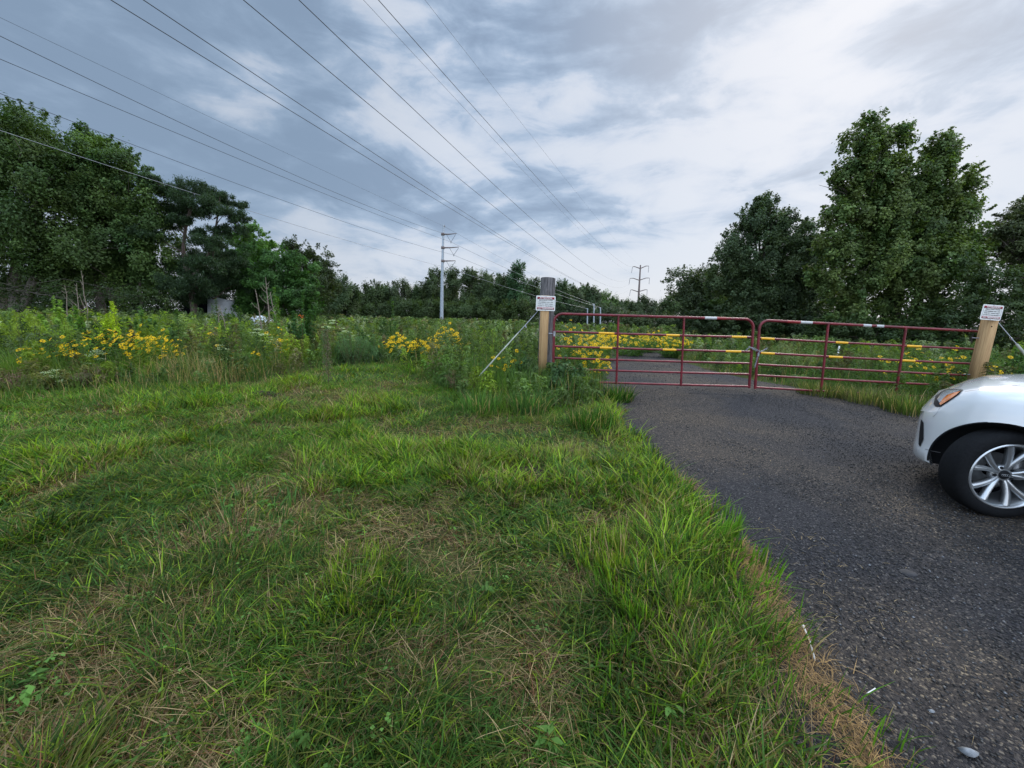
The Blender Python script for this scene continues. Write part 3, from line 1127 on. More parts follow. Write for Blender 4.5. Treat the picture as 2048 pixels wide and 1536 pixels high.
# feathery, leafy and dry individual weeds
bush('feathery_weed', 700, 652, 10.5, 95, 'bushy blue-green feathery weed by the end of the mown strip', 'weed', (.07, .13, .05), 6500, .07, .008, droop=C_(0, 0, 1.2), stems=26)
bush('feathery_weed', 748, 668, 11.2, 70, 'smaller feathery green weed beside the yellow drift', 'weed', (.065, .125, .045), 4200, .07, .008, droop=C_(0, 0, 1.2), stems=20)
for q_, a_ in enumerate(((948, 706, 8.4, 90, 'waist high green weeds right of the coneflower drift', (.07, .13, .035)), (1060, 700, 7.75, 90, 'waist high brownish green weeds against the round post', (.075, .11, .04)), (900, 742, 7.6, 80, 'low green weed heap where the mown strip narrows', (.065, .12, .03)), (985, 655, 9.5, 120, 'lime green feathery weeds rising behind the guy wire', (.15, .22, .03)), (1040, 668, 10.5, 80, 'soft yellow-green weeds just left of the round post', (.13, .19, .035)),
                          (640, 650, 12, 90, 'brownish green weed mound right of the round dark shrub', (.10, .11, .05)), (900, 655, 14, 80, 'tall green weeds right of the steel pole foot', (.07, .12, .03)),
                          (470, 640, 12, 110, 'olive weeds before the white shed', (.10, .14, .035)), (330, 600, 14, 80, 'tall green weeds between lime goldenrod and shed', (.06, .11, .03)),
                          (30, 622, 9, 140, 'yellow-green weed bank at the far left edge', (.16, .22, .025)), (130, 640, 8.8, 110, 'yellow-green feathery weeds left of the coneflower mound', (.14, .21, .03)),
                          (1590, 672, 10.5, 120, 'pale seeding weeds behind the right gate near the chain', (.12, .16, .06)), (1760, 690, 10, 120, 'low olive weeds behind the right gate', (.09, .12, .04)))):
    bush('tall_weed', *a_[:5], 'weed', a_[5], 3400, .07, .011, droop=C_(0, 0, 1.3), stems=24)
bush('leafy_shrub', 352, 618, 9.5, 62, 'dark leafy shrub rising right of the coneflower mound', 'shrub', (.055, .105, .03), 1500, .09, .035, stems=12)
bush('goldenrod_plant', 222, 602, 10.5, 70, 'lime green goldenrod standing above the other weeds', 'plant', (.26, .34, .02), 2600, .10, .022, droop=C_(0, 0, 1.5), stems=18)
bush('leafy_shrub', 106, 592, 11, 60, 'pale leafed bush below the far left oak', 'shrub', (.15, .24, .05), 900, .12, .05, stems=9)
bush('leafy_shrub', 150, 612, 10.5, 60, 'broad leafed green bush left of the lime goldenrod', 'shrub', (.09, .17, .04), 900, .12, .05, stems=9)
bush('leafy_shrub', 280, 612, 11, 80, 'dark bramble bush right of the lime goldenrod', 'shrub', (.06, .12, .035), 1300, .10, .05, stems=12)
bush('round_shrub', 605, 585, 11.5, 70, 'round dark shrub with a red leaf spray at the dome tree', 'shrub', (.045, .10, .03), 2600, .09, .045, stems=14)
bush('pokeweed', 548, 575, 13, 36, 'slender vine covered sapling right of the bare stems', 'plant', (.10, .19, .04), 700, .10, .05, stems=5)
bush('leafy_shrub', 785, 602, 15, 22, 'thin leafy sapling standing left of the steel pole', 'shrub', (.07, .13, .045), 260, .14, .05, stems=3)
bush('leafy_shrub', 880, 705, 8.6, 100, 'light green leafy weed clump in front of the coneflower drift', 'shrub', (.12, .21, .05), 1900, .055, .035, stems=14)
bush('bramble', 1130, 712, 7.3, 110, 'dark bramble tangle at the hinge end of the left gate', 'bramble', (.045, .085, .032), 3400, .06, .038, stems=22, dense=.7)
bush('bramble', 1040, 690, 7.9, 90, 'dark leafy bramble left of the round post', 'bramble', (.05, .095, .03), 2200, .06, .035, stems=18)
bush('bramble', 1945, 720, 7.9, 90, 'tangled bramble behind the square wooden post', 'bramble', (.06, .11, .03), 2200, .07, .035, stems=16)
bush('bramble', 2035, 690, 8.2, 80, 'bramble hanging on the guy guard right of the square post', 'bramble', (.05, .10, .03), 1600, .07, .04, stems=12)
bush('brown_weed', 40, 738, 6.6, 150, 'brown withered weed patch at the far left lawn edge', 'weed', (.13, .085, .06), 3200, .04, .012, stems=30)
bush('brown_weed', 190, 728, 6.9, 120, 'brown seeding weed below the coneflower mound', 'weed', (.12, .09, .06), 2400, .04, .012, stems=26)
bush('brown_weed', 930, 735, 7.5, 110, 'brown grass tuft at the foot of the guy wire', 'weed', (.14, .10, .06), 2400, .05, .008, stems=26, droop=C_(0, 0, 1.5))
bush('bonesetplant', 110, 735, 6.7, 60, 'pale flat topped white-green weed at the lawn edge', 'weed', (.12, .16, .08), 900, .07, .02, stems=10)['label'] if False else None
for (px, py, yd, wp, lb) in ((110, 740, 6.6, 70, 'pale flat topped boneset at the left lawn edge'), (195, 700, 7.6, 60, 'pale boneset below the coneflower mound'),
                             (440, 690, 8.0, 60, 'pale feathery boneset left of the mown strip'), (515, 658, 10.5, 90, 'broad white topped boneset before the white heap'),
                             (665, 640, 14.0, 80, 'white-green boneset topping the weeds left of the steel pole')):
    r_, e_ = bush('boneset_plant', px, py, yd, wp, lb, 'weed', (.11, .16, .06), 700, .07, .02, stems=16, group='pale boneset plants')
    f = MB()
    for (b_, m_, t_) in e_:
        k = 70
        a = RNG.random(k) * 6.28
        r = .085 * np.sqrt(RNG.random(k)) * yd / 8
        Q = np.stack([t_[0] + r * np.cos(a), t_[1] + r * np.sin(a), t_[2] - r * r * 1.5 + RNG.normal(0, .008, k)], 1)
        f.add(*leafcards(Q, np.tile(C_(0, 0, 2), (k, 1)), .018 * yd / 7, .015 * yd / 7, C_(.46, .52, .36) * RNG.uniform(.7, 1.2, (k, 1))))
    f.build('flower_clusters', M['weed'], r_)

# tall dead weed spire standing in the mown strip
def spire(px, pbot, ptop, lb):
    b = gp(px, pbot)
    yd = b.y
    t = at(px - 3, ptop, yd)
    root = empty('dry_weed_stalk', (b.x, yd, float(terrain(b.x, yd))))
    tag(root, lb, 'weed')
    m = MB()
    H = t.z
    m.tube([(0, 0, 0), (.01, 0, H * .5), (t.x - b.x, 0, H)], [.007, .005, .002], 5, C_(.09, .06, .045))
    m.build('stem', M['weed'], root)
    k = 900
    s = RNG.random(k) ** .8
    r = (.10 * (1 - .7 * s) + .02) * np.sqrt(RNG.random(k))
    a = RNG.random(k) * 6.28
    Q = np.stack([r * np.cos(a), r * np.sin(a), H * (.12 + .88 * s)], 1)
    c = np.where(RNG.random((k, 1)) < .45, C_(.16, .12, .10), C_(.07, .11, .045)) * RNG.uniform(.6, 1.4, (k, 1))
    f = MB()
    f.add(*leafcards(Q, np.tile(C_(0, 0, .2), (k, 1)), .045 * RNG.uniform(.6, 1.3, k), .012, c, C_(0, 0, 1)))
    f.build('leaves', M['weed'], root)


spire(658, 785, 668, 'tall half dead weed spire standing alone on the mown strip')


# grass tussocks on the road edge with their own look
def tussock(px, py, n, h, w, col, lb, spread=.16, lean=.28, name='grass_tussock', group='coarse grass tussocks'):
    b = gp(px, py)
    m = MB()
    z0 = float(terrain(b.x, b.y))
    a = RNG.random(n) * 6.28
    r = spread * np.sqrt(RNG.random(n))
    P = np.stack([r * np.cos(a), r * np.sin(a), np.zeros(n)], 1)
    c = np.asarray(col) * RNG.uniform(.45, 1.5, (n, 1))
    c = np.where(RNG.random((n, 1)) < .10, STRAW * .8, c)
    if b.y < 4.5:
        h, n_sp = h * .72, 1
        r[:] = r * 1.5 * (1 + .5 * np.sin(a * 3 + px))
        P[:, 0], P[:, 1] = r * np.cos(a), r * np.sin(a)
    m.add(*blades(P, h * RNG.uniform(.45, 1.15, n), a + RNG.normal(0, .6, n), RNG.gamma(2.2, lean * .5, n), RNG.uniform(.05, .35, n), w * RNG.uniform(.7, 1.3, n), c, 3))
    o = m.build(name, M['grass'])
    o.location = (b.x, b.y, z0)
    tag(o, lb, 'grass tuft', group)


TS = [
    (1400, 1085, 1000, .26, .0075, G_FRESH, 'bright coarse grass tuft spilling over the gravel edge', .26),
    (1300, 1000, 800, .24, .0075, G_FRESH, 'green grass tuft where the gravel edge bends', .26),
    (1250, 1130, 900, .26, .007, G_LIME * .8, 'lime green tuft left of the bright edge tuft', .26),
    (1180, 860, 500, .34, .009, G_DARK * 1.5, 'dark arching tuft nearest the bottom rail of the left gate', .28),
    (1235, 810, 420, .34, .010, G_DARK * 1.4, 'dark tuft hanging over the gravel under the left gate', .26),
    (1130, 920, 520, .22, .008, C_(.20, .24, .05), 'seeding yellowish grass tuft in front of the round post', .24),
    (1060, 830, 520, .40, .010, C_(.06, .13, .035), 'tall long bladed tuft at the foot of the plank', .30),
    (960, 830, 480, .36, .010, C_(.07, .15, .035), 'tall long bladed tuft under the guy wire', .30),
    (1340, 1250, 900, .24, .0065, G_FRESH * .9, 'lush tuft left of the white stick', .30),
    (1460, 1420, 900, .16, .005, G_FRESH * .75, 'dark tuft at the bottom beside the straw', .26),
        (700, 1190, 560, .20, .006, G_LIME * .7, 'upright green tuft beside the brown thatch', .20),
        (480, 1060, 520, .22, .008, G_BLUE, 'blue-green tuft with combed long blades', .34),
        (1640, 800, 600, .34, .010, C_(.10, .13, .04), 'tall tuft under the right gate where the gravel ends', .40),
    (1740, 815, 700, .36, .010, C_(.11, .13, .045), 'tan streaked tuft under the right gate bottom rail', .45),
    (1830, 835, 700, .40, .010, C_(.08, .12, .03), 'grass tuft just beyond the bonnet of the white car', .45),
    (1935, 795, 900, .55, .010, C_(.10, .12, .045), 'tall brownish grass around the foot of the square post', .40),
    (2010, 790, 700, .45, .010, C_(.08, .12, .03), 'grass tuft right of the square post above the bonnet', .40),
    (1600, 738, 700, .50, .012, C_(.12, .17, .06), 'pale seeding grass behind the right gate', .55),
    (1700, 730, 700, .50, .012, C_(.11, .16, .05), 'grass clump behind the middle of the right gate', .60),
    (1450, 735, 500, .35, .012, C_(.09, .14, .04), 'grass clump behind the meeting ends of the gates', .50),
]
for t_ in TS:
    tussock(*t_[:7], spread=t_[7])

# bare scrape soil mound
def mound(px, py, rx, ry_, h, lb, name='dirt_mound'):
    b = gp(px, py)
    m = MB()
    k, q = 26, 7
    V = [(0, 0, h)]
    for i in range(1, q):
        for j in range(k):
            t = i / (q - 1)
            a = j * 6.283 / k
            rr = t * (1 + .25 * (float(vnoise(math.cos(a) * 3 + px, math.sin(a) * 3, 1.3)) - .5))
            z = h * (1 - t * t) * (.6 + .8 * float(vnoise(i * 1.7, j * 1.3 + px, 1.0))) - .02 * t
            V.append((rx * rr * math.cos(a), ry_ * rr * math.sin(a), z))
    T = [(0, 1 + j, 1 + (j + 1) % k) for j in range(k)]
    Fq = [(1 + (i - 1) * k + j, 1 + i * k + j, 1 + i * k + (j + 1) % k, 1 + (i - 1) * k + (j + 1) % k) for i in range(1, q - 1) for j in range(k)]
    m.V, m.C, m.n = [np.array(V)], [np.ones((len(V), 3))], len(V)
    m.F = {3: [np.array(T)], 4: [np.array(Fq)]}
    o = m.build(name, M['soil'], smooth=True)
    o.location = (b.x, b.y, float(terrain(b.x, b.y)))
    tag(o, lb, 'soil')
    n = 500
    a = RNG.random(n) * 6.28
    r = np.sqrt(RNG.random(n)) * 1.1
    P = np.stack([r * np.cos(a) * rx, r * np.sin(a) * ry_, h * np.maximum(0, 1 - r * r) * .8], 1)
    c = np.where(RNG.random((n, 1)) < .5, BROWN, STRAW * .6) * RNG.uniform(.4, 1.0, (n, 1))
    mm = MB()
    mm.add(*blades(P, RNG.uniform(.02, .06, n), a, RNG.uniform(.8, 3, n), RNG.uniform(.5, .95, n), .004, c, 2))
    mm.build('thatch', M['grass'], o)


M['stone'] = simple('grey_stone', (.22, .23, .24), .7, noise=.3, nscale=40)
M['soil'] = simple('turned_soil', (.02, .016, .012), .95, noise=.5, nscale=25, bump=1.0, spec=.1, col2=(.055, .043, .03))
mound(525, 800, .42, .25, .08, 'small heap of dark turned soil at the lawn edge')
mound(1060, 950, .32, .28, .05, 'flat dark soil scrape with dead grass near the gravel edge')


# small litter on the gravel
def stick(pa, pb, w, lb, name='white_stick'):
    a, b = gp(*pa), gp(*pb)
    m = MB()
    d = b - a
    z = .026
    m.tube([(0, 0, z), tuple(d * .5 + Vector((0.004, 0, z + .004))), (d.x, d.y, z)], [w, w * .8, w * .9], 7)
    m.tube([(0 - d.x * .02, -d.y * .02, z), (d.x * .05, d.y * .05, z)], [w * 1.5, w * 1.2], 7)
    o = m.build(name, M['stick'])
    o.location = (a.x, a.y, float(terrain(a.x, a.y)))
    tag(o, lb, 'stick')


stick((1605, 1262), (1628, 1330), .0045, 'thin white stick lying on the straw at the gravel edge')
stick((1733, 1398), (1748, 1388), .003, 'tiny white splinter on the gravel below the white stick', 'wood_splinter')


def flatbit(px, py, s, mat, lb, name, cat):
    b = gp(px, py)
    k = 8
    m = MB()
    R = [s * random.uniform(.7, 1.2) for _ in range(k)]
    V = [(R[i] * math.cos(i * 6.283 / k), R[i] * .6 * math.sin(i * 6.283 / k), s * .25 + s * .1 * math.sin(i * 2)) for i in range(k)] + [(0, 0, s * .75)] + [(0, 0, -.004)]
    T = [(i, (i + 1) % k, k) for i in range(k)] + [((i + 1) % k, i, k + 1) for i in range(k)]
    m.add(V, T)
    o = m.build(name, mat)
    o.location = (b.x, b.y, float(terrain(b.x, b.y)) + .015)
    tag(o, lb, cat)


for i, (px, py, s, lb) in enumerate([(1935, 1515, .030, 'pale flat stone in the bottom gravel corner'), (1738, 1135, .010, 'small white pebble out on the gravel'),
                                     (1825, 1240, .008, 'tiny pale pebble right of the white stick'), (1438, 1124, .022, 'white scrap at the tip of the bright edge tuft'),
                                     (1860, 1430, .013, 'grey half buried stone in the gravel left of the pale flat one'), (815, 820, .03, 'small white tuft lying in the mown grass')]):
    flatbit(px, py, s, M['stone'], lb, 'pale_stone', 'stone')


def roadstone(px, py, s, lb):
    b = gp(px, py)
    bm = bmesh.new()
    bmesh.ops.create_icosphere(bm, subdivisions=3, radius=s)
    for v in bm.verts:
        q = 1 + .35 * (float(vnoise(v.co.x * 18 + px, v.co.y * 18, 1)) - .5)
        v.co = Vector((v.co.x * q * 1.4, v.co.y * q, v.co.z * .42))
    o = bm_obj('rock', bm, simple('dark_rock', (.018, .018, .021), .8, noise=.4, nscale=30, bump=.6), None, True)
    o.location = (b.x, b.y, float(terrain(b.x, b.y)) + .01)
    tag(o, lb, 'rock')


roadstone(1815, 1150, .034, 'dark rounded rock in the gravel left of the car wheel')


def twig_leaf(px, py, Yd, s, col, lb, n=9):
    p = at(px, py, Yd)
    m = MB()
    Q = RNG.normal(0, s * .5, (n, 3))
    m.add(*leafcards(Q, np.tile(C_(0, -1, .3), (n, 1)), s, s * .6, np.tile(np.asarray(col, float), (n, 1)), C_(0, 0, -1)))
    st = MB()
    m.tube([(0, 0, 0), (0.02, 0.02, -(p.z - float(terrain(p.x, Yd))))], .004, 4, C_(.12, .05, .03))
    o = m.build('red_leaf_sprig', M['weed'])
    o.location = p
    tag(o, lb, 'leaves')


twig_leaf(602, 632, 11.0, .05, (.42, .09, .02), 'orange-red leaf spray on the round dark shrub')
twig_leaf(927, 762, 6.9, .035, (.28, .06, .03), 'dull red leaves at the foot of the guy wire')


# ------------------------------------------------------------------ trees
def limb_pts(a, b, sag=.0, wob=.06, n=6):
    a, b = np.array(tuple(a), float), np.array(tuple(b), float)
    L = np.linalg.norm(b - a)
    out = []
    for i in range(n):
        t = i / (n - 1)
        p = a * (1 - t) + b * t
        p = p + np.array([0, 0, sag * L * math.sin(math.pi * t)])
        if 0 < i < n - 1:
            p = p + RNG.normal(0, wob * L / n, 3)
        out.append(p)
    return out


def tree(name, base_px, Yd, lobes, nleaf, L, col, label, cat='tree', group=None, asp=.55, trunk_r=.25, bark='bark', depth=.8, mat='leaf',
         cl=None, col2=None, spiky=0.0, inner=.25, fork=.35, extra_trunks=(), zground=True, cscale=.33, droop=None, trunk_lean=0):
    """lobes: (px, py, r_px[, squash]) in photo pixels at distance Yd"""
    k = Yd / 781.0
    b = at(base_px, 640, Yd)
    z0 = float(terrain(b.x, Yd))
    root = empty(name, (b.x, Yd, z0))
    tag(root, label, cat, group)
    O = np.array([b.x, Yd, z0])
    LB = []
    for lb in lobes:
        c = np.array(tuple(at(lb[0], lb[1], Yd))) - O
        r = lb[2] * k
        sq = lb[3] if len(lb) > 3 else 1.0
        c[1] += random.uniform(-.35, .35) * depth * r * 1.2
        LB.append((c, r, sq))
    top = max(LB, key=lambda q: q[0][2])
    H = top[0][2]
    zc = sum(q[0][2] for q in LB) / len(LB)
    t = MB()
    fk = np.array([trunk_lean, 0, H * fork])
    t.tube(limb_pts((0, 0, -.15), fk, 0, .05), np.linspace(trunk_r * 1.25, trunk_r * .8, 6), 9)
    t.tube(limb_pts(fk, top[0] * C_(1, 1, 1), 0, .10), np.linspace(trunk_r * .8, trunk_r * .12, 6), 7)
    for (c, r, sq) in LB:
        s = random.uniform(.3, .8)
        st = fk * (1 - s * .5) + top[0] * s * .5
        t.tube(limb_pts(st, c, .06, .12), np.linspace(trunk_r * .42, trunk_r * .07, 6), 6)
        for q in range(3):
            e = c + RNG.normal(0, .5, 3) * r
            t.tube(limb_pts(c * .7 + st * .3, e, .05, .15, 5), np.linspace(trunk_r * .15, trunk_r * .03, 5), 5)
    t.build('trunk', M[bark], root, smooth=True)
    for (ex, er, tx_, tz) in extra_trunks:
        m = MB()
        m.tube(limb_pts((ex, 0, -.1), (ex + tx_, random.uniform(-.5, .5), tz), .0, .08), np.linspace(er * 1.2, er * .6, 6), 8)
        m.build('trunk', M[bark], root, smooth=True)
    R2 = np.array([q[1] ** 2 * (q[2] ** .5) for q in LB])
    R2 /= R2.sum()
    V, F, C = [], [], []
    n_ = 0
    f = MB()
    for (c, r, sq), w in zip(LB, R2):
        m = int(nleaf * w)
        rc = min(max(r * cscale, .32), 1.5 if Yd < 60 else 2.4)
        ncl = max(7, int(2.2 * (r / rc) ** 2))
        d = RNG.normal(0, 1, (ncl, 3))
        d /= np.linalg.norm(d, axis=1)[:, None]
        rad = r * np.where(RNG.random(ncl) < inner, RNG.uniform(.25, .7, ncl), RNG.uniform(.72, 1.0, ncl)) - rc * .25
        CC = d * rad[:, None]
        CC[:, 2] *= sq
        CC += c
        crc = rc * RNG.uniform(.65, 1.25, ncl)
        ctint = RNG.uniform(.72, 1.28, (ncl, 1)) * np.ones((1, 3))
        cmixv = RNG.random((ncl, 1))
        wts = crc ** 2
        idx = RNG.choice(ncl, m, p=wts / wts.sum())
        g = RNG.normal(0, 1, (m, 3))
        g /= np.linalg.norm(g, axis=1)[:, None] + 1e-9
        g *= (RNG.random(m) ** .5 * np.where(RNG.random(m) < .08, 1.45, 1))[:, None]
        g[:, 2] *= (.75 + spiky)
        Q = CC[idx] + g * crc[idx][:, None]
        if spiky:
            sh = RNG.random(m) ** 3 * spiky * crc[idx]
            Q[:, 2] += sh * 1.2
        ns = int(m * .13)
        ksp = max(5, int(3.5 * (r / rc)))
        sdir = RNG.normal(0, 1, (ksp, 3))
        sdir[:, 2] = np.abs(sdir[:, 2]) * 1.1
        sdir /= np.linalg.norm(sdir, axis=1)[:, None]
        si = RNG.integers(0, ksp, ns)
        tt = RNG.random(ns)
        Q[:ns] = c + sdir[si] * (r * C_(1, 1, sq) * (.86 + (.22 + .5 * rc / r) * tt[:, None])) + RNG.normal(0, .16, (ns, 3)) * (rc * (1.25 - tt))[:, None]
        N = (Q - c) / (r + 1e-6) + C_(0, 0, .55)
        base = np.asarray(col, float)
        c2 = np.asarray(col2, float) if col2 is not None else base * C_(1.35, 1.2, 1.0)
        cc = (base * (1 - cmixv[idx]) + c2 * cmixv[idx]) * ctint[idx] * RNG.uniform(.7, 1.35, (m, 1))
        LL = L * RNG.uniform(.65, 1.3, m)
        f.add(*leafcards(Q, N, LL, LL * asp, cc, droop))
    f.build('crown', M[mat], root)
    return root


OAK = (.042, .080, .023)
OAK2 = (.085, .125, .035)
# --- left group
tree('oak_tree', 40, 36, [(30, 270, 55), (-60, 300, 90), (85, 300, 60), (20, 340, 85), (120, 360, 55), (60, 420, 90), (-40, 440, 100), (110, 470, 75), (30, 520, 70), (100, 550, 55), (-60, 540, 80), (150, 520, 55)],
     100000, .24, OAK, 'massive dark oak at the far left with a leaning pale trunk', col2=OAK2, trunk_r=.5, bark='palebark', fork=.22,
     extra_trunks=((-1.2, .42, -1.0, 5), (-.3, .40, 3.6, 5.5)), spiky=.35, group='big trees on the left side of the field')
tree('maple_tree', 205, 39, [(172, 282, 26), (170, 325, 42), (215, 330, 45), (255, 345, 40), (285, 390, 42), (220, 400, 62), (165, 400, 50), (290, 450, 48), (230, 480, 66), (300, 510, 46), (180, 530, 58), (250, 560, 50), (310, 560, 36)],
     90000, .24, (.038, .078, .026), 'dark broadleaf tree with a pointed top right of the far left oak', col2=(.095, .15, .04), trunk_r=.34, fork=.25, spiky=.45,
     extra_trunks=((2.0, .16, -1.2, 5), (3.6, .13, .8, 6), (-1.8, .14, .3, 5)), group='big trees on the left side of the field')


def pine():
    Yd = 40
    b = at(392, 640, Yd)
    root = empty('pine_tree', (b.x, Yd, float(terrain(b.x, Yd))))
    tag(root, 'flat topped pine with open layered branches left of centre', 'pine tree', 'big trees on the left side of the field')
    O = np.array([b.x, Yd, 0])
    W = lambda px, py, dy=0: np.array(tuple(at(px, py, Yd))) - O + np.array([0, dy, 0])
    t = MB()
    t.tube([W(392, 645), W(384, 590), W(372, 540), W(366, 500), W(372, 455), W(382, 415), W(388, 385)], [.34, .28, .20, .16, .13, .09, .04], 9)
    t.tube([W(378, 560), W(405, 535), W(424, 495), W(432, 455), W(438, 420), W(440, 395)], [.16, .12, .10, .08, .06, .03], 8)
    pads = [(388, 378, 34), (350, 385, 26), (330, 372, 16), (420, 392, 26), (448, 402, 22), (400, 412, 38), (350, 415, 36), (322, 412, 26), (445, 428, 34), (470, 436, 18), (335, 445, 30), (380, 450, 20), (462, 462, 24), (430, 470, 28),
            (330, 478, 24), (365, 505, 34), (410, 512, 36), (452, 500, 34), (335, 528, 30), (390, 545, 40), (440, 540, 40), (470, 525, 26), (360, 570, 40), (415, 575, 44), (455, 570, 36), (330, 575, 30), (375, 596, 30)]
    f = MB()
    k = Yd / 781.0
    for (px, py, r) in pads:
        dy = random.uniform(-2.2, 2.2)
        c = W(px, py, dy)
        R = r * k
        # branch to the pad
        st = W(378 if px < 402 else 428, min(py + 38, 600))
        t.tube(limb_pts(st, c, .04, .10), np.linspace(.07, .015, 6), 5)
        m = int(3000 * (r / 30) ** 2) + 700
        for q in range(5):
            e = c + np.array([random.uniform(-.9, .9) * R, random.uniform(-.8, .8) * R, random.uniform(-.1, .2) * R])
            t.tube([c, (c + e) / 2 + np.array([0, 0, .05]), e], [.03, .02, .01], 4, cap=False)
        ncl = 26
        a = RNG.random(ncl) * 6.28
        rr = R * 1.12 * np.sqrt(RNG.random(ncl))
        CC = c + np.stack([rr * np.cos(a), rr * np.sin(a) * .8, RNG.normal(.05, .17, ncl) * R], 1)
        idx = RNG.integers(0, ncl, m)
        g = RNG.normal(0, .33, (m, 3)) * R * .36
        g[:, 2] *= .8
        Q = CC[idx] + g
        A = np.stack([RNG.normal(0, .6, m), RNG.normal(0, .6, m), np.ones(m)], 1)
        cc = C_(.030, .055, .024) * RNG.uniform(.6, 1.5, (m, 1)) * RNG.uniform(.8, 1.2, (ncl, 1))[idx]
        f.add(*leafcards(Q, RNG.normal(0, 1, (m, 3)), .26 * RNG.uniform(.6, 1.2, m), .06, cc, A))
    t.build('trunk', M['pinebark'], root, smooth=True)
    f.build('crown', M['leaf'], root)


pine()
G3 = 'big trees on the left side of the field'
tree('young_tree', 505, 52, [(505, 478, 30), (530, 500, 26), (480, 495, 28), (510, 520, 36)], 14000, .28, (.075, .16, .030), 'bright green young tree top between the pine and the dome tree', trunk_r=.2, group=G3)
tree('dome_tree', 530, 44, [(500, 540, 55), (545, 530, 45), (585, 545, 42), (610, 575, 30), (478, 548, 42), (540, 580, 60), (590, 600, 44), (512, 600, 46), (612, 612, 28), (540, 620, 44)],
     80000, .22, (.040, .090, .024), 'wide dome shaped green tree reaching down to the weeds', col2=(.06, .14, .03), trunk_r=.28, fork=.15, cscale=.28, group=G3)
tree('oak_tree', 618, 72, [(600, 505, 26), (635, 520, 28), (655, 545, 24), (615, 545, 36), (650, 580, 30), (625, 600, 38), (585, 500, 20)], 22000, .34, (.035, .055, .022), 'dark rounded oak showing behind the dome tree', trunk_r=.35, group=G3)
# underbrush behind the first weeds on the left
tree('underbrush_thicket', 150, 34, [(-40, 585, 60), (-140, 560, 90), (-260, 540, 110), (-380, 540, 120), (-500, 560, 110), (50, 600, 40), (130, 595, 36), (200, 600, 38), (260, 602, 36), (320, 600, 36)], 26000, .18, (.030, .052, .018), 'dark undergrowth thicket in the shade below the left trees', cat='thicket', trunk_r=.05, fork=.5)


def sapling(px, yb, yt, Yd, lb, k=7, mat='deadwood', lean=0):
    p = at(px, yb, Yd)
    root = empty('bare_sapling', (p.x, Yd, float(terrain(p.x, Yd))))
    tag(root, lb, 'sapling', 'thin bare saplings')
    H = at(px, yt, Yd).z
    m = MB()
    m.tube(limb_pts((0, 0, 0), (lean, 0, H), 0, .05), np.linspace(.035, .008, 6), 5)
    m.build('stem', M[mat], root)
    tw = MB()
    for i in range(k):
        s = random.uniform(.3, .95)
        z = H * s
        a = random.random() * 6.28
        r = H * .22 * (1.1 - s)
        tw.tube([(lean * s, 0, z), (lean * s + r * math.cos(a) * .6, r * math.sin(a) * .6, z + r * .5), (lean * s + r * math.cos(a), r * math.sin(a), z + r * 1.2)], [.012, .008, .004], 4, cap=False)
    tw.build('twigs', M[mat], root)


for a in ((527, 645, 583, 16, 'bare sapling before the white heap, shortest of the group', 5), (540, 650, 560, 15.5, 'tallest bare forked sapling beside the white heap', 11), (560, 650, 590, 15, 'bare sapling touching the dome tree edge', 8),
          (432, 650, 612, 18, 'bare crooked sapling before the white shed', 9), (455, 650, 618, 18, 'low bare sapling before the right side of the white shed', 8),
          (155, 635, 570, 22, 'pale bare sapling below the pointed broadleaf tree', 8), (172, 640, 545, 21, 'tall bare sapling below the pointed broadleaf tree', 9), (135, 630, 575, 23, 'leaning bare sapling right of the far left oak trunk', 5)):
    sapling(*a[:5], k=a[5], lean=random.uniform(-.3, .3))

# white shed and heap under the pine
def shed():
    Yd = 42
    p = lambda px, py: at(px, py, Yd)
    a, b2 = p(414, 641), p(480, 641)
    root = empty('white_shed', (a.x, Yd, 0), .25)
    tag(root, 'tumbledown white boarded shed half hidden under the pine', 'shed')
    w = b2.x - a.x
    h1, h2 = p(418, 592).z, p(470, 604).z
    dpt = 1.2
    m = MB()
    V = [(0, 0, -.1), (w, 0, -.1), (w * .86, .25, h2), (.18, .2, h1), (0, dpt, -.1), (w, dpt, -.1), (w * .86, dpt - .2, h2), (.18, dpt - .2, h1)]
    m.add(V, [(0, 1, 2, 3), (5, 4, 7, 6), (4, 0, 3, 7), (1, 5, 6, 2)])
    m.build('wall', M['tarp'], root)
    m = MB()
    for i in range(9):
        z = .15 + i * .2
        if z < h2 - .1:
            m.box((w * .48, .03 + .12 * z / h2 - .02, z), (w * .93 - .1 * z, .03, .02))
    m.build('siding_boards', M['white'], root)
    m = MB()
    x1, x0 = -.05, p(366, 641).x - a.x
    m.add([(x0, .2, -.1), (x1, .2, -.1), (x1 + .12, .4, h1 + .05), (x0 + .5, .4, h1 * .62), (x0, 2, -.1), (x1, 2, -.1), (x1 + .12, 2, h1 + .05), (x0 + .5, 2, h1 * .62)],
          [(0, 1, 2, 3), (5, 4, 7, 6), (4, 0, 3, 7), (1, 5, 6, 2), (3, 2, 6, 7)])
    m.build('opening_shade', M['dark'], root)  # solid near-black block painting the shade inside the shed's open side


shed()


bush('leafy_shrub', 385, 604, 26, 60, 'dark brushy weeds at the foot of the pine', 'shrub', (.045, .075, .03), 900, .15, .06, stems=12)
bush('leafy_shrub', 432, 598, 25, 46, 'twiggy shrub partly covering the white shed', 'shrub', (.05, .09, .03), 420, .16, .07, stems=9)
bush('leafy_shrub', 474, 612, 24, 40, 'low green shrub at the right corner of the white shed', 'shrub', (.06, .11, .03), 520, .15, .07, stems=8)


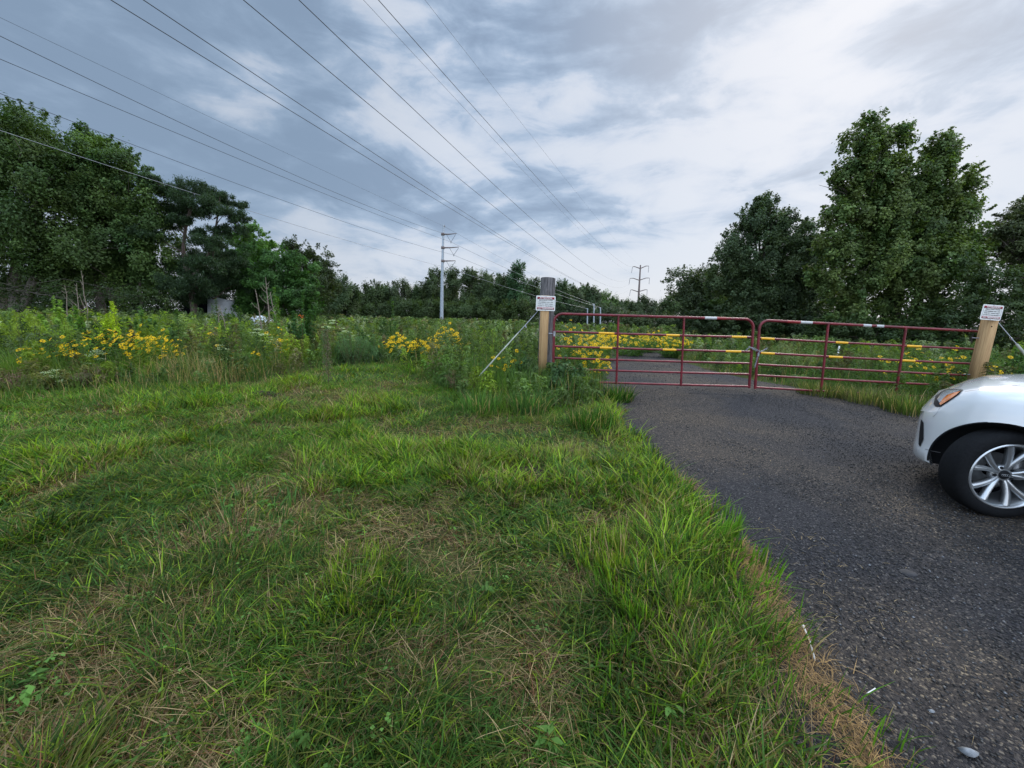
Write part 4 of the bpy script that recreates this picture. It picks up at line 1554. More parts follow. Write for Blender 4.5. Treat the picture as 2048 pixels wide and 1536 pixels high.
def heap():
    Yd = 30
    a = at(503, 645, Yd)
    bm = bmesh.new()
    bmesh.ops.create_icosphere(bm, subdivisions=4, radius=1)
    for v in bm.verts:
        q = 1 + .35 * (float(vnoise(v.co.x * 2.4 + 9, v.co.y * 2.4 + v.co.z, 1.3)) - .5) + .12 * (float(vnoise(v.co.x * 9, v.co.z * 9 + v.co.y * 5, 1.)) - .5)
        v.co = Vector((v.co.x * 1.15 * q, v.co.y * .8 * q, max(-.05, v.co.z * 1.15 * q * (1 - .25 * v.co.x))))
    o = bm_obj('tarp_heap', bm, M['tarp'], None, True)
    o.location = (at(526, 640, Yd).x, Yd, 0)
    tag(o, 'low heap under a pale tarpaulin right of the white shed', 'tarp')


heap()

# --- far tree line
FT = [  # base px, Y, lobes, nleaf, colour, label
    (675, 95, [(675, 585, 26), (695, 600, 26), (660, 605, 26), (685, 625, 30)], (.032, .055, .022), 'dark tree right of the rounded oak'),
    (718, 120, [(716, 603, 14), (730, 618, 18), (708, 622, 16)], (.026, .045, .022), 'small dark conifer in the gap of the far tree line'),
    (752, 115, [(750, 588, 18), (765, 600, 20), (740, 610, 20), (755, 625, 24)], (.034, .055, .022), 'narrow tree left in the far tree line'),
    (795, 118, [(785, 592, 18), (805, 588, 18), (800, 610, 26), (780, 622, 22)], (.045, .065, .034), 'sparse greyish tree left of the steel pole'),
    (835, 120, [(828, 602, 22), (848, 598, 20), (838, 622, 26)], (.034, .058, .022), 'bushy tree close left of the steel pole'),
    (870, 118, [(868, 560, 15), (862, 578, 18), (874, 592, 20), (866, 615, 26)], (.040, .062, .028), 'tall thin tree just left of the steel pole'),
    (900, 125, [(902, 558, 15), (905, 575, 17), (898, 592, 20), (902, 615, 26)], (.036, .058, .026), 'tall thin tree seen through the pole arms'),
    (945, 120, [(940, 558, 15), (936, 575, 20), (952, 590, 22), (940, 612, 28)], (.040, .062, .028), 'rounded tall tree right of the steel pole'),
    (975, 118, [(972, 562, 14), (982, 575, 18), (970, 595, 22), (980, 615, 26)], (.046, .070, .034), 'lighter tall tree mid tree line'),
    (1008, 112, [(1004, 566, 15), (1010, 585, 20), (1000, 605, 26), (1015, 622, 26)], (.034, .058, .024), 'leafy tree left of the tallest far tree'),
    (1034, 108, [(1038, 542, 13), (1028, 555, 12), (1034, 572, 18), (1036, 595, 20), (1032, 618, 24)], (.026, .060, .026), 'tallest dark tree of the far line left of the round post'),
    (1066, 125, [(1062, 578, 16), (1072, 590, 18), (1064, 612, 24)], (.034, .055, .026), 'tree just left of the round post top'),
    (1128, 130, [(1126, 582, 16), (1120, 600, 20), (1132, 618, 24)], (.034, .060, .026), 'tree right of the round post'),
    (1148, 135, [(1146, 586, 12), (1150, 602, 16), (1148, 620, 20)], (.040, .065, .030), 'narrow tree behind the three far poles'),
    (1175, 140, [(1170, 588, 15), (1182, 598, 16), (1174, 615, 22)], (.036, .060, .028), 'round tree above the three far poles'),
    (1215, 150, [(1212, 608, 17), (1226, 618, 16), (1205, 622, 18)], (.060, .105, .035), 'light green tree right of the three far poles'),
    (1250, 150, [(1245, 622, 14), (1262, 628, 14)], (.040, .065, .030), 'low tree left of the brown tower'),
    (1285, 70, [(1265, 622, 14), (1285, 616, 15), (1302, 622, 14), (1282, 636, 22)], (.040, .060, .030), 'wispy bush at the foot of the brown tower'),
    (1335, 75, [(1325, 622, 18), (1348, 612, 20), (1338, 636, 22), (1310, 632, 14)], (.042, .068, .028), 'bush right of the brown tower'),
]
for (bx, yd, lobes, col, lb) in FT:
    big = sum(l[2] ** 2 for l in lobes)
    tree('field_tree', bx, yd, [(l[0], l[1] - 3, l[2] * 1.15) for l in lobes], int(6000 + big * 9.5), .34 * yd / 100, tuple(q * 1.35 for q in col), lb, group='trees of the far line', trunk_r=.22, fork=.4, spiky=.7, cscale=.34, inner=.35, asp=.6)  # leaf colours lightened to stand in for distance haze

# understorey closing the far line
def thicket(name, x0, x1, ytop, ybot, Yd, col, lb, n, L, rpx=20):
    lobes = []
    x = x0
    while x <= x1:
        lobes.append((x, (ytop + ybot) / 2 + random.uniform(-6, 6), rpx * random.uniform(.8, 1.2)))
        if ybot - ytop > rpx * 1.6:
            lobes.append((x + rpx * .4, ybot - rpx * .5, rpx))
            lobes.append((x - rpx * .2, ytop + rpx * .7, rpx * random.uniform(.7, 1.1)))
        x += rpx * 1.05
    tree(name, (x0 + x1) / 2, Yd, lobes, n, L, tuple(q * 1.25 for q in col), lb, cat='thicket', trunk_r=.06, fork=.4, spiky=.3, cscale=.4)  # colours lightened here too in place of haze


thicket('tree_thicket', -80, 640, 545, 645, 50, (.026, .044, .018), 'continuous dark woodland edge behind the left trees', 90000, .26, 34)
thicket('tree_thicket', 1370, 1700, 545, 672, 40, (.034, .052, .024), 'continuous dark woodland edge behind the sweetgum', 60000, .24, 34)
thicket('tree_thicket', 640, 860, 612, 645, 98, (.032, .055, .020), 'dense dark thicket under the far trees left of the steel pole', 42000, .36, 24)
thicket('tree_thicket', 860, 1075, 608, 645, 98, (.038, .062, .022), 'dense thicket under the far trees between steel pole and round post', 48000, .36, 25)
thicket('tree_thicket', 1100, 1250, 612, 648, 128, (.030, .050, .026), 'shadowy thicket behind the three far poles', 30000, .42, 22)
thicket('tree_thicket', 1255, 1400, 630, 668, 62, (.038, .058, .024), 'bushes closing the field right of the road bend', 22000, .26, 22)

# --- right group
R1 = (.042, .068, .026)
GR = 'trees along the right side of the field'
tree('field_tree', 1400, 46, [(1385, 575, 22), (1405, 560, 26), (1430, 575, 34), (1395, 605, 34), (1440, 620, 44), (1390, 640, 34)], 30000, .24, (.032, .052, .024), 'low dark tree at the left end of the right woods', trunk_r=.16, group=GR, spiky=.3)
tree('sweetgum_tree', 1520, 32, [(1535, 412, 22), (1515, 418, 20), (1495, 445, 28), (1530, 455, 36), (1480, 480, 30), (1570, 445, 22), (1565, 480, 34), (1612, 455, 18), (1612, 490, 32), (1520, 510, 52), (1460, 520, 36), (1580, 530, 48), (1445, 560, 34), (1500, 570, 52), (1560, 590, 52), (1620, 560, 42), (1635, 520, 32), (1470, 610, 50), (1530, 640, 50), (1600, 635, 48)],
     125000, .17, (.060, .094, .044), 'multi-topped sweetgum left of the vine draped tree', col2=(.075, .105, .045), trunk_r=.26, fork=.3, spiky=.55, cscale=.26, group=GR, inner=.3)  # leaf colour raised to paint in a slight hazy veil
tree('vine_draped_tree', 1790, 25, [(1745, 252, 24), (1715, 285, 26), (1760, 280, 28), (1800, 275, 22), (1775, 320, 42), (1715, 325, 32), (1680, 350, 24), (1730, 365, 42), (1880, 290, 24), (1905, 305, 20), (1870, 325, 30),
                             (1800, 380, 48), (1870, 380, 48), (1925, 400, 36), (1700, 410, 36), (1750, 430, 56), (1830, 450, 64), (1900, 460, 52), (1690, 480, 40), (1740, 510, 60), (1830, 540, 66), (1905, 540, 54), (1700, 570, 50), (1780, 600, 62), (1870, 620, 60), (1690, 640, 46), (1790, 440, 60), (1780, 520, 60), (1850, 500, 60), (1790, 660, 60), (1860, 670, 50), (1760, 360, 40), (1650, 560, 34), (1845, 365, 40), (1850, 420, 50), (1668, 440, 28), (1662, 500, 36), (1935, 500, 40)],
     175000, .16, (.062, .108, .034), 'tallest right tree with twin tops, draped in vines', col2=(.12, .155, .045), trunk_r=.22, fork=.3, spiky=.5, cscale=.23, group=GR, asp=.75, inner=.40)
tree('field_tree', 2040, 24, [(2050, 430, 30), (2020, 455, 22), (2060, 480, 48), (2000, 475, 18), (2090, 440, 50), (2030, 505, 26), (2100, 520, 60)], 26000, .16, (.055, .075, .034), 'tree reaching in at the right edge with sky under its branches', trunk_r=.2, group=GR, spiky=.3, droop=None, cscale=.3)
tree('undergrowth_thicket', 1950, 21, [(1960, 560, 36), (2010, 570, 44), (2060, 575, 48), (1945, 610, 44), (2000, 620, 50), (2060, 630, 52), (1900, 650, 44), (1960, 665, 44), (2040, 680, 46), (2110, 600, 60), (2120, 680, 60), (2200, 600, 90), (2320, 570, 110), (2450, 560, 130), (2600, 560, 150), (2800, 580, 170)], 120000, .14, (.040, .066, .026), 'dark undergrowth behind the square wooden post', cat='thicket', trunk_r=.08, group=GR, cscale=.3)
tree('undergrowth_thicket', 1560, 27, [(1410, 650, 34), (1460, 655, 38), (1510, 660, 36), (1560, 662, 38), (1610, 662, 38), (1650, 655, 38), (1430, 622, 28)], 46000, .15, (.032, .054, .022), 'dark undergrowth below the sweetgum behind the gates', cat='thicket', trunk_r=.06, group=GR, cscale=.3)
tree('undergrowth_thicket', 1760, 22, [(1660, 670, 34), (1710, 672, 36), (1760, 672, 38), (1810, 676, 38), (1860, 680, 38)], 34000, .13, (.036, .062, .022), 'leafy undergrowth at the foot of the vine draped tree', cat='thicket', trunk_r=.06, group=GR, cscale=.3)


# ------------------------------------------------------------------ power line
def steel_pole():
    Yd = 85
    b, t = at(883, 648, Yd), at(887, 450, Yd)
    root = empty('transmission_pole', (b.x, Yd, 0))
    tag(root, 'tall grey steel pole with three arms on its right side', 'power pole')
    W = lambda px, py: Vector(tuple(at(px, py, Yd))) - Vector((b.x, Yd, 0))
    m = MB()
    m.tube([(0, 0, -.3), tuple(W(884.5, 550)), tuple(W(887, 450))], [.42, .31, .20], 12)
    m.build('pole_shaft', M['galv'], root, smooth=True)
    att = []
    for (y0, x1, y1, vx, vy, xa, xb) in ((468.5, 913, 467, 902, 484, 893, 911), (495.5, 918, 494, 907.5, 510, 899, 917), (522, 911, 521.5, 901, 537, 893, 911)):
        m = MB()
        p0 = W(886, y0)
        p1 = W((886 + x1) / 2, y0 - .2)
        p2 = W(x1, y1)
        m.tube([p0, p1, p2], [.17, .12, .07], 6)
        m.box(W(885.6, y0), (.62, .62, .5))
        arm = m.build('cross_arm', M['rust'], root)
        m = MB()
        v = W(vx, vy)
        for xx in (xa, xb):
            q = W(xx, y0 + .5)
            m.tube([q, v], .045, 5)
        m.tube([v, v + Vector((0, 0, -.25))], .08, 5)
        m.build('insulator', M['insul'], arm)
        att.append(Vector((b.x, Yd, 0)) + v)
    m = MB()
    m.tube([W(887, 451), W(889, 450.5), W(890, 454)], .06, 5)
    m.build('shield_bracket', M['rust'], root)
    att.append(Vector((b.x, Yd, 0)) + W(889, 453))
    return att


ATT1 = steel_pole()


def rust_tower():
    Yd = 190
    b = at(1274.5, 650, Yd)
    O = Vector((b.x, Yd, 0))
    root = empty('transmission_pole', O)
    tag(root, 'distant brown pole with three pairs of drooping arms', 'power pole')
    W = lambda px, py: Vector(tuple(at(px, py, Yd))) - O
    m = MB()
    m.tube([W(1274.5, 652), W(1278, 580), W(1281, 530)], [.62, .45, .28], 10)
    m.build('pole_shaft', M['rust'], root, smooth=True)
    att = []
    for (yc, xc, pl, pr) in ((537, 1280.5, ((1269, 533), (1265, 533.5), (1263, 546)), ((1292, 532), (1297.5, 532), (1296.5, 545))),
                             (560.5, 1278.5, ((1267, 556.5), (1260, 556.5), (1258, 568.5)), ((1292, 556), (1299, 556), (1298, 568.5))),
                             (583.5, 1276.5, ((1264, 579.5), (1261, 580), (1259, 592)), ((1290, 579.5), (1294.5, 579.5), (1293.5, 591.5)))):
        for side in (pl, pr):
            m = MB()
            m.tube([W(xc, yc), W(*side[0]), W(*side[1])], [.24, .18, .12], 5)
            arm = m.build('cross_arm', M['rust'], root)
            m = MB()
            m.tube([W(*side[1]), W(*side[2])], .10, 5)
            m.build('insulator', M['insul'], arm)
            att.append(O + W(*side[2]))
    att.append(O + W(1281, 530))
    return att


ATT2 = rust_tower()

# three plain steel poles far down the line
TP = []
for (px, yt, lb) in ((1175, 617, 'left one of the three plain grey poles far down the line'), (1188, 608, 'middle and tallest of the three plain grey poles'), (1201, 615, 'right one of the three plain grey poles far down the line')):
    Yd = 112
    b = at(px - 1, 660, Yd)
    root = empty('steel_pole', (b.x, Yd, 0))
    tag(root, lb, 'power pole', 'three plain grey poles')
    t = at(px, yt, Yd) - Vector((b.x, Yd, 0))
    m = MB()
    m.tube([(0, 0, -.2), t * .5, t], [.24, .20, .16], 8)
    m.build('pole_shaft', M['galv'], root, smooth=True)
    m = MB()
    m.tube([t + Vector((-.5, 0, -.1)), t + Vector((.25, 0, -.1))], .08, 5)
    m.build('cross_arm', M['galv'], root)
    TP.append(Vector((b.x, Yd, 0)) + t)

SL = .353            # the line's direction in plan


def wire(F, p1, p2, r0, lb, mat='wire', past=-60, group='wires over the field'):
    """a conductor hanging from F towards the camera side, through two sighted points"""
    def hit(p):
        d = ray(*p)
        # plan line x = F.x + SL*(y-F.y)
        t = (F.x - SL * F.y) / (d.x - SL * d.y)
        return d.y * t, CAM_H + d.z * t
    (ya, za), (yb, zb) = hit(p1), hit(p2)
    A = np.array([[y * y, y, 1] for y in (F.y, ya, yb)])
    c = np.linalg.solve(A, [F.z, za, zb])
    if c[0] < 0 or c[0] > .004:      # keep a natural sag
        q = min(max(c[0], .0002), .004)
        s = ((za - q * ya * ya) - (F.z - q * F.y ** 2)) / (ya - F.y)
        c = [q, s, za - q * ya * ya - s * ya]
    ys_ = np.concatenate([np.linspace(past, 0, 12, endpoint=False), np.linspace(0, 60, 40, endpoint=False), np.linspace(60, F.y, 20)])
    P = [(F.x + SL * (y - F.y), y, c[0] * y * y + c[1] * y + c[2]) for y in ys_]
    P[-1] = tuple(F)
    m = MB()
    m.tube(P, r0, 5)
    o = m.build('power_wire', M[mat], smooth=True)
    tag(o, lb, 'power wire', group)
    print('wire', lb[:30], 'a', round(float(c[0]), 5), 'ya', round(ya, 1), 'za', round(za, 1), 'z(past)', round(P[0][2], 1))


wire(ATT1[3], (0, 35), (500, 272), 0.0119, 'faint thin shield wire running to the top of the steel pole')
wire(ATT1[0] + Vector((-.5, 0, 1.4)), (0, 72), (450, 287), 0.0238, 'dark wire second from the top at the left border')
wire(ATT1[0], (0, 118), (500, 327), 0.0221, 'dark wire meeting the top arm of the steel pole')
wire(ATT1[1], (0, 187), (500, 377), 0.0204, 'dark wire meeting the middle arm of the steel pole')
wire(ATT1[2], (0, 261), (500, 422), 0.0221, 'pale lowest wire crossing in front of the left trees', 'palewire')
wire(ATT2[4], (222, 0), (750, 325), .0100, 'overhead wire leaving the sky leftmost, to the lowest tower arm')
wire(ATT2[4] + Vector((0, 0, 3.2)), (287, 0), (750, 308), .0105, 'overhead wire second from the left in the sky')
wire(ATT2[2], (487, 0), (800, 260), 0.0132, 'overhead wire third from the left, to the middle tower arm')
wire(ATT2[2] + Vector((0, 0, 2.4)), (598, 0), (850, 240), 0.0143, 'overhead wire fourth from the left in the sky')
wire(ATT2[0], (727, 0), (1024, 318), 0.0066, 'faint overhead wire beside the rightmost dark one', past=-60)
wire(ATT2[0] + Vector((1.0, 0, 2.8)), (757, 0), (1024, 300), 0.0132, 'rightmost dark overhead wire, to the top tower arm')
wire(ATT2[6], (850, 0), (1024, 222), 0.0044, 'faintest thin wire, highest of all overhead')


def span(a, b, sag, r, lb, mat='wire'):
    P = []
    for i in range(25):
        t = i / 24
        p = a.lerp(b, t)
        P.append((p.x, p.y, p.z - sag * 4 * t * (1 - t)))
    m = MB()
    m.tube(P, r, 4)
    tag(m.build('power_wire', M[mat], smooth=True), lb, 'power wire', 'wires over the field')


span(ATT1[0], TP[1], .6, .03, 'far span from the top arm to the middle grey pole', 'palewire')
span(ATT1[1], TP[2], .6, .03, 'far span from the middle arm to the right grey pole', 'palewire')
span(ATT1[2], TP[0], .6, .03, 'far span from the lowest arm to the left grey pole', 'palewire')
span(ATT1[3], Vector((TP[2].x + 30, 340, 26)), 2, .02, 'thin far span running on from the pole top')


# ------------------------------------------------------------------ gate
def gz(x):     # ground under the gate
    return float(terrain(x, 7.6))


RAILS = [0.0, .245, .46, .69, .975, 1.30]


def rounded_frame(x0, x1, zb0, zb1, zt0, zt1, hinge_left, rr=.17):
    """outer frame path of the gate: up one side, over the top, down the other"""
    P = [(x0, 0, zb0)]
    P += [(x0 - .0 + (0), 0, zt0 - rr)]
    for i in range(1, 9):
        a = math.pi - i * math.pi / 16
        P.append((x0 + rr + rr * math.cos(a), 0, zt0 - rr + rr * math.sin(a)))
    for i in range(0, 9):
        a = math.pi / 2 - i * math.pi / 16
        P.append((x1 - rr + rr * math.cos(a), 0, zt1 - rr + rr * math.sin(a)))
    P += [(x1, 0, zb1)]
    return P


def make_gate(x0, x1, zt0, zt1, lb, ups, tapes, toptapes, lean0, lean1, ydx=0.0):
    root = empty('field_gate', (x0, 7.6, 0))
    tag(root, lb, 'gate', 'pair of red tube gates')
    w = x1 - x0
    yy = lambda x: ydx * x / w
    zt = lambda x: zt0 + (zt1 - zt0) * x / w
    zb = lambda x: zt(x) - 1.32
    lx = lambda x, z: (lean0 + (lean1 - lean0) * x / w) * (z - zb(x))      # uprights lean a little
    m = MB()
    path = rounded_frame(0, w, zb(0) - .03, zb(w) - .03, zt(0), zt(w), True)
    path = [(p[0] + lx(p[0], p[2]), yy(p[0]), p[2]) for p in path]
    m.tube(path, .0255, 10)
    m.build('frame', M['gate'], root, smooth=True)
    for r in RAILS[:-1]:
        m = MB()
        x_a, x_b = 0.02, w - .02
        pts = [(x + lx(x, zb(x) + r), yy(x), zb(x) + r - .006 * math.sin(math.pi * x / w)) for x in np.linspace(x_a, x_b, 9)]
        m.tube(pts, .0205, 8)
        m.build('rail', M['gate'], root, smooth=True)
    for u in ups:
        m = MB()
        m.tube([(u + lx(u, zb(u) - .02), yy(u) - .018, zb(u) - .03), (u + lx(u, zt(u)), yy(u) - .018, zt(u) - .01)], .021, 8)
        m.build('upright', M['gate'], root, smooth=True)

    def sleeve(xa, xb, r, mat, rad, nm):
        q = [(x + lx(x, zb(x) + r), yy(x), zb(x) + r - (.006 * math.sin(math.pi * x / w) if r < 1.3 else 0)) for x in (xa, (xa + xb) / 2, xb)]
        mm = MB()
        mm.tube(q, rad, 10)
        mm.build(nm, mat, root, smooth=True)
    for (ri, pa, pb) in tapes:
        r = RAILS[ri]
        # px to metres along the gate
        xa, xb = [at(p, 690, 7.6).x - x0 - .5 * (lean0 + lean1) * r for p in (pa, pb)]
        sleeve(xa, xb, r, M['yellow'], .0235, 'reflective_tape')
    for (pa, pb, mt) in toptapes:
        xa, xb = [at(p, 645, 7.6).x - x0 - .5 * (lean0 + lean1) * 1.32 for p in (pa, pb)]
        sleeve(xa, xb, 1.32, M[mt], .0285, 'reflective_tape')
    m = MB()
    return root


xg = lambda px, py=770: at(px, py, 7.6).x
GL = make_gate(xg(1106), 4.74, 1.585, 1.575, 'left leaf of the red tube gate, half overgrown at its hinge', [xg(1232) - xg(1106), xg(1361) - xg(1106)],
               [(4, 1195, 1226), (4, 1330, 1357), (4, 1462, 1492), (3, 1199, 1224), (3, 1326, 1353), (3, 1453, 1484)],
               [(1409, 1433, 'white'), (1433, 1452, 'redtape')], -.03, -.06)
GR_ = make_gate(4.86, 9.10, 1.56, 1.46, 'right leaf of the red tube gate, running into tall grass', [xg(1640) - 4.86, xg(1787) - 4.86],
                [(4, 1521, 1547), (4, 1667, 1691), (4, 1805, 1834), (3, 1524, 1551), (3, 1658, 1685), (3, 1802, 1827)],
                [(1574, 1600, 'redtape'), (1600, 1623, 'white'), (1722, 1738, 'white'), (1748, 1762, 'white')], -.06, -.03, ydx=-.10)
# hinges on the gate ends
for root, x, zt in ((GL, 0, 1.585),):
    for z in (1.20, .50):
        m = MB()
        m.tube([(-.02, 0, z), (-.13, .0, z)], .011, 6)
        m.tube([(-.02, 0, z - .05), (-.02, 0, z + .05)], .031, 8)
        m.build('hinge', M['chain'], root)


# chain
def chain():
    P = [(4.56, -.03, .97), (4.62, -.045, 1.035), (4.70, -.045, 1.02), (4.78, -.045, .985), (4.84, -.045, .955), (4.90, -.045, .985), (4.98, -.04, 1.03)]
    P2 = [(4.82, -.05, .96), (4.80, -.05, .90), (4.79, -.05, .80), (4.775, -.05, .70), (4.77, -.05, .64)]
    P3 = [(4.62, -.03, 1.05), (4.70, -.07, .99), (4.78, -.06, .96)]
    m = MB()
    bend = lambda a: [Vector(p) for p in a]
    for path in (P, P2, P3):
        v = bend(path)
        seglen = .026
        d = [0]
        for i in range(1, len(v)):
            d.append(d[-1] + (v[i] - v[i - 1]).length)
        n = int(d[-1] / seglen)
        for k in range(n):
            s = (k + .5) * seglen
            i = max(j for j in range(len(d)) if d[j] <= s)
            i = min(i, len(v) - 2)
            t = (s - d[i]) / (d[i + 1] - d[i])
            c = v[i].lerp(v[i + 1], t)
            dr = (v[i + 1] - v[i]).normalized()
            side = dr.cross(Vector((0, 1, 0))).normalized() if k % 2 else Vector((0, 1, 0))
            ring = []
            for q in range(11):
                a = q * 2 * math.pi / 10
                ring.append(c + dr * math.cos(a) * .020 + side * math.sin(a) * .011)
            m.tube(ring, .0042, 5, cap=False)
    m.tube([(4.80, -.055, .93), (4.80, -.055, .87)], .022, 8)
    o = m.build('gate_chain', M['chain'], smooth=True)
    o.location = (0, 7.6, 0)
    tag(o, 'grey steel chain tying the two gate leaves together', 'chain')


chain()


# ------------------------------------------------------------------ posts, signs, guys
def text_mesh(s, size, mat, parent, loc, name='lettering', width=None, bold=0.0):
    cu = bpy.data.curves.new(name, 'FONT')
    cu.body = s
    cu.size = size
    cu.align_x = 'CENTER'
    cu.align_y = 'CENTER'
    cu.extrude = .0006
    cu.offset = bold
    o = bpy.data.objects.new(name, cu)
    COL.objects.link(o)
    bpy.context.view_layer.update()
    dg = bpy.context.evaluated_depsgraph_get()
    me = bpy.data.meshes.new_from_object(o.evaluated_get(dg))
    bpy.data.objects.remove(o)
    xs_ = [v.co.x for v in me.vertices]
    if width and xs_:
        k = width / (max(xs_) - min(xs_))
        for v in me.vertices:
            v.co.x *= k
    me.materials.clear()
    me.materials.append(mat)
    q = bpy.data.objects.new(name, me)
    COL.objects.link(q)
    q.parent = parent
    q.rotation_euler = (math.pi / 2, 0, 0)
    q.location = loc
    return q


def rrect(bm_w, bm_h, r, th, y0):
    m = MB()
    P = []
    for cx, cz, a0 in ((1, 1, 0), (-1, 1, 90), (-1, -1, 180), (1, -1, 270)):
        for i in range(5):
            a = math.radians(a0 + i * 22.5)
            P.append((cx * (bm_w / 2 - r) + r * math.cos(a), cz * (bm_h / 2 - r) + r * math.sin(a)))
    n = len(P)
    V = [(p[0], y0, p[1]) for p in P] + [(p[0], y0 + th, p[1]) for p in P]
    F4 = [(i, (i + 1) % n, n + (i + 1) % n, n + i) for i in range(n)]
    m.add(V, F4)
    m.add([(p[0], y0, p[1]) for p in P] + [(0, y0, 0)], [((i + 1) % n, i, n) for i in range(n)])
    m.add([(p[0], y0 + th, p[1]) for p in P] + [(0, y0 + th, 0)], [(i, (i + 1) % n, n) for i in range(n)])
    return m


def sign(loc, lb, tilt, yaw=0.0, w=.375, h=.285):
    root = empty('warning_sign', loc)
    root.rotation_euler = (0, tilt, yaw)
    tag(root, lb, 'sign', 'white and red warning signs')
    rrect(w, h, .02, .004, 0).build('plate', M['signwhite'], root)
    for z, hh in ((h * .34, h * .145), (-h * .345, h * .145)):
        m = MB()
        m.box((0, -.0022, z), (w * .88, .002, hh))
        m.build('red_band', M['signred'], root)
    m = MB()
    for sx in (-1, 1):
        m.box((sx * w * .437, -.0015, 0), (w * .008, .001, h * .55))
    m.build('border_line', M['signtext'], root)
    text_mesh('ATTENTION', .034, M['signwhite'], root, (0, -.0045, h * .34), width=w * .64, bold=.0012)
    for i, s in enumerate(('SMECO OWNS A POWER', 'LINE EASEMENT ONLY AND', 'DOES NOT GRANT PUBLIC', 'ACCESS TO THIS PROPERTY')):
        text_mesh(s, .023, M['signtext'], root, (0, -.0030, h * (.195 - i * .125)), width=w * (.72, .76, .76, .80)[i], bold=.0005)
    text_mesh('NO TRESPASSING', .032, M['signwhite'], root, (0, -.0045, -h * .345), width=w * .80, bold=.0010)
    m = MB()
    for (x, z) in ((0, h * .455), (0, -h * .455)):
        m.tube([(x, -.006, z), (x, .002, z)], .006, 8)
    m.build('screw', M['chain'], root)


def posts():
    x0, y0 = .66, 7.86
    z0 = float(terrain(x0, y0))
    H = 2.27 - z0
    root = empty('round_post', (x0, y0, z0))
    tag(root, 'thick weathered grey round post rising above the left sign', 'post')
    bm = bmesh.new()
    k, nz = 48, 60
    rings = []
    for i in range(nz + 1):
        z = -.2 + (H + .2) * i / nz
        ring = []
        for j in range(k):
            a = j * 6.2832 / k
            r = .146 + .004 * (1 - i / nz)
            cr_ = float(vnoise(j * .9 + 3, z * 1.3, 1.0, 5))
            r -= .014 * max(0, cr_ - .62) / .38
            r += .004 * (float(vnoise(j * .35, z * .8, 1.0, 7)) - .5)
            ring.append(bm.verts.new((r * math.cos(a), r * math.sin(a), z + (.012 * math.cos(a + 2) if i == nz else 0))))
        rings.append(ring)
    for i in range(nz):
        for j in range(k):
            bm.faces.new((rings[i][j], rings[i][(j + 1) % k], rings[i + 1][(j + 1) % k], rings[i + 1][j]))
    bm.faces.new(rings[-1])
    bm_obj('post_shaft', bm, M['oldwood'], root)
    # treated plank in front
    zb = -.1
    root2 = empty('sign_plank', (.60, 7.66, z0))
    root2.rotation_euler = (0, .0, .04)
    tag(root2, 'new tan treated plank fixed to the front of the round post', 'plank')
    m = MB()
    m.box((0, 0, .85), (.165, .06, 1.95))
    o = m.build('board', M['newwood'], root2)
    sign(((at(1072, 606, 7.6).x + at(1111, 606, 7.6).x) / 2, 7.62, at(1091, 606.5, 7.6).z), 'red and white attention sign on the tan plank at the round post', .012)
    # right post
    p = at(1963, 760, 7.35)
    x1 = p.x
    z1 = float(terrain(x1, 7.35))
    root3 = empty('square_post', (x1 - .13, 7.35, z1))
    root3.rotation_euler = (0, .018, .0)
    tag(root3, 'square tan timber post at the end of the right gate', 'post')
    Hh = 1.74
    m = MB()
    m.box((0, 0, Hh / 2 - .1), (.160, .150, Hh + .1))
    m.build('post_shaft', M['newwood'], root3)
    m = MB()
    m.tube([(-.03, -.080, Hh - .27), (-.03, -.07, Hh - .27)], .012, 7)
    m.build('knot_hole', M['dark'], root3)
    c = at(1984, 625, 7.24)
    sign((c.x, 7.24, c.z), 'red and white attention sign topping the square timber post', .05, 0, w=.385, h=.275)
    # hinges of the right leaf
    m = MB()
    for z in (1.25, .55):
        m.tube([(0, 0, z), (-.16, .08, z)], .010, 6)
    o = m.build('hinge', M['chain'], root3)


posts()


def guy(pa, Ya, pb, Yb, lb, rguard, part=(0, 1), gcol='plastic'):
    a, b = at(*pa, Ya), at(*pb, Yb)
    root = empty('guy_wire', b)
    tag(root, lb, 'guy wire', 'slanting guy wires at the posts')
    d = a - b
    m = MB()
    m.tube([(0, 0, 0), tuple(d)], .008, 5)
    m.build('cable', M['palewire'], root)
    m = MB()
    s0, s1 = part
    m.tube([d * s0, d * ((s0 + s1) / 2), d * s1], rguard, 8)
    m.build('guard_sleeve', M[gcol], root, smooth=True)
    m = MB()
    q = d * min(1, s1 + .12)
    m.tube([q + Vector((0, 0, 0)), q + Vector((.02, -.01, -.05))], .016, 6)
    m.build('clamp', M['chain'], root)


guy((1076, 622), 7.75, (953, 758), 7.0, 'slanting guy wire with a pale sleeve left of the round post', .013, (.06, .66))
guy((1992, 640), 7.45, (2085, 750), 6.9, 'slanting guy wire with a white clamp right of the square post', .022, (.0, .55))
mk = empty('marker_stake', (at(1679, 690, 13).x, 13, .1))
tag(mk, 'thin white marker stake in the grass behind the right gate', 'stake')
m = MB()
m.box((0, 0, .38), (.045, .02, .76))
m.build('stake', M['stick'], mk)


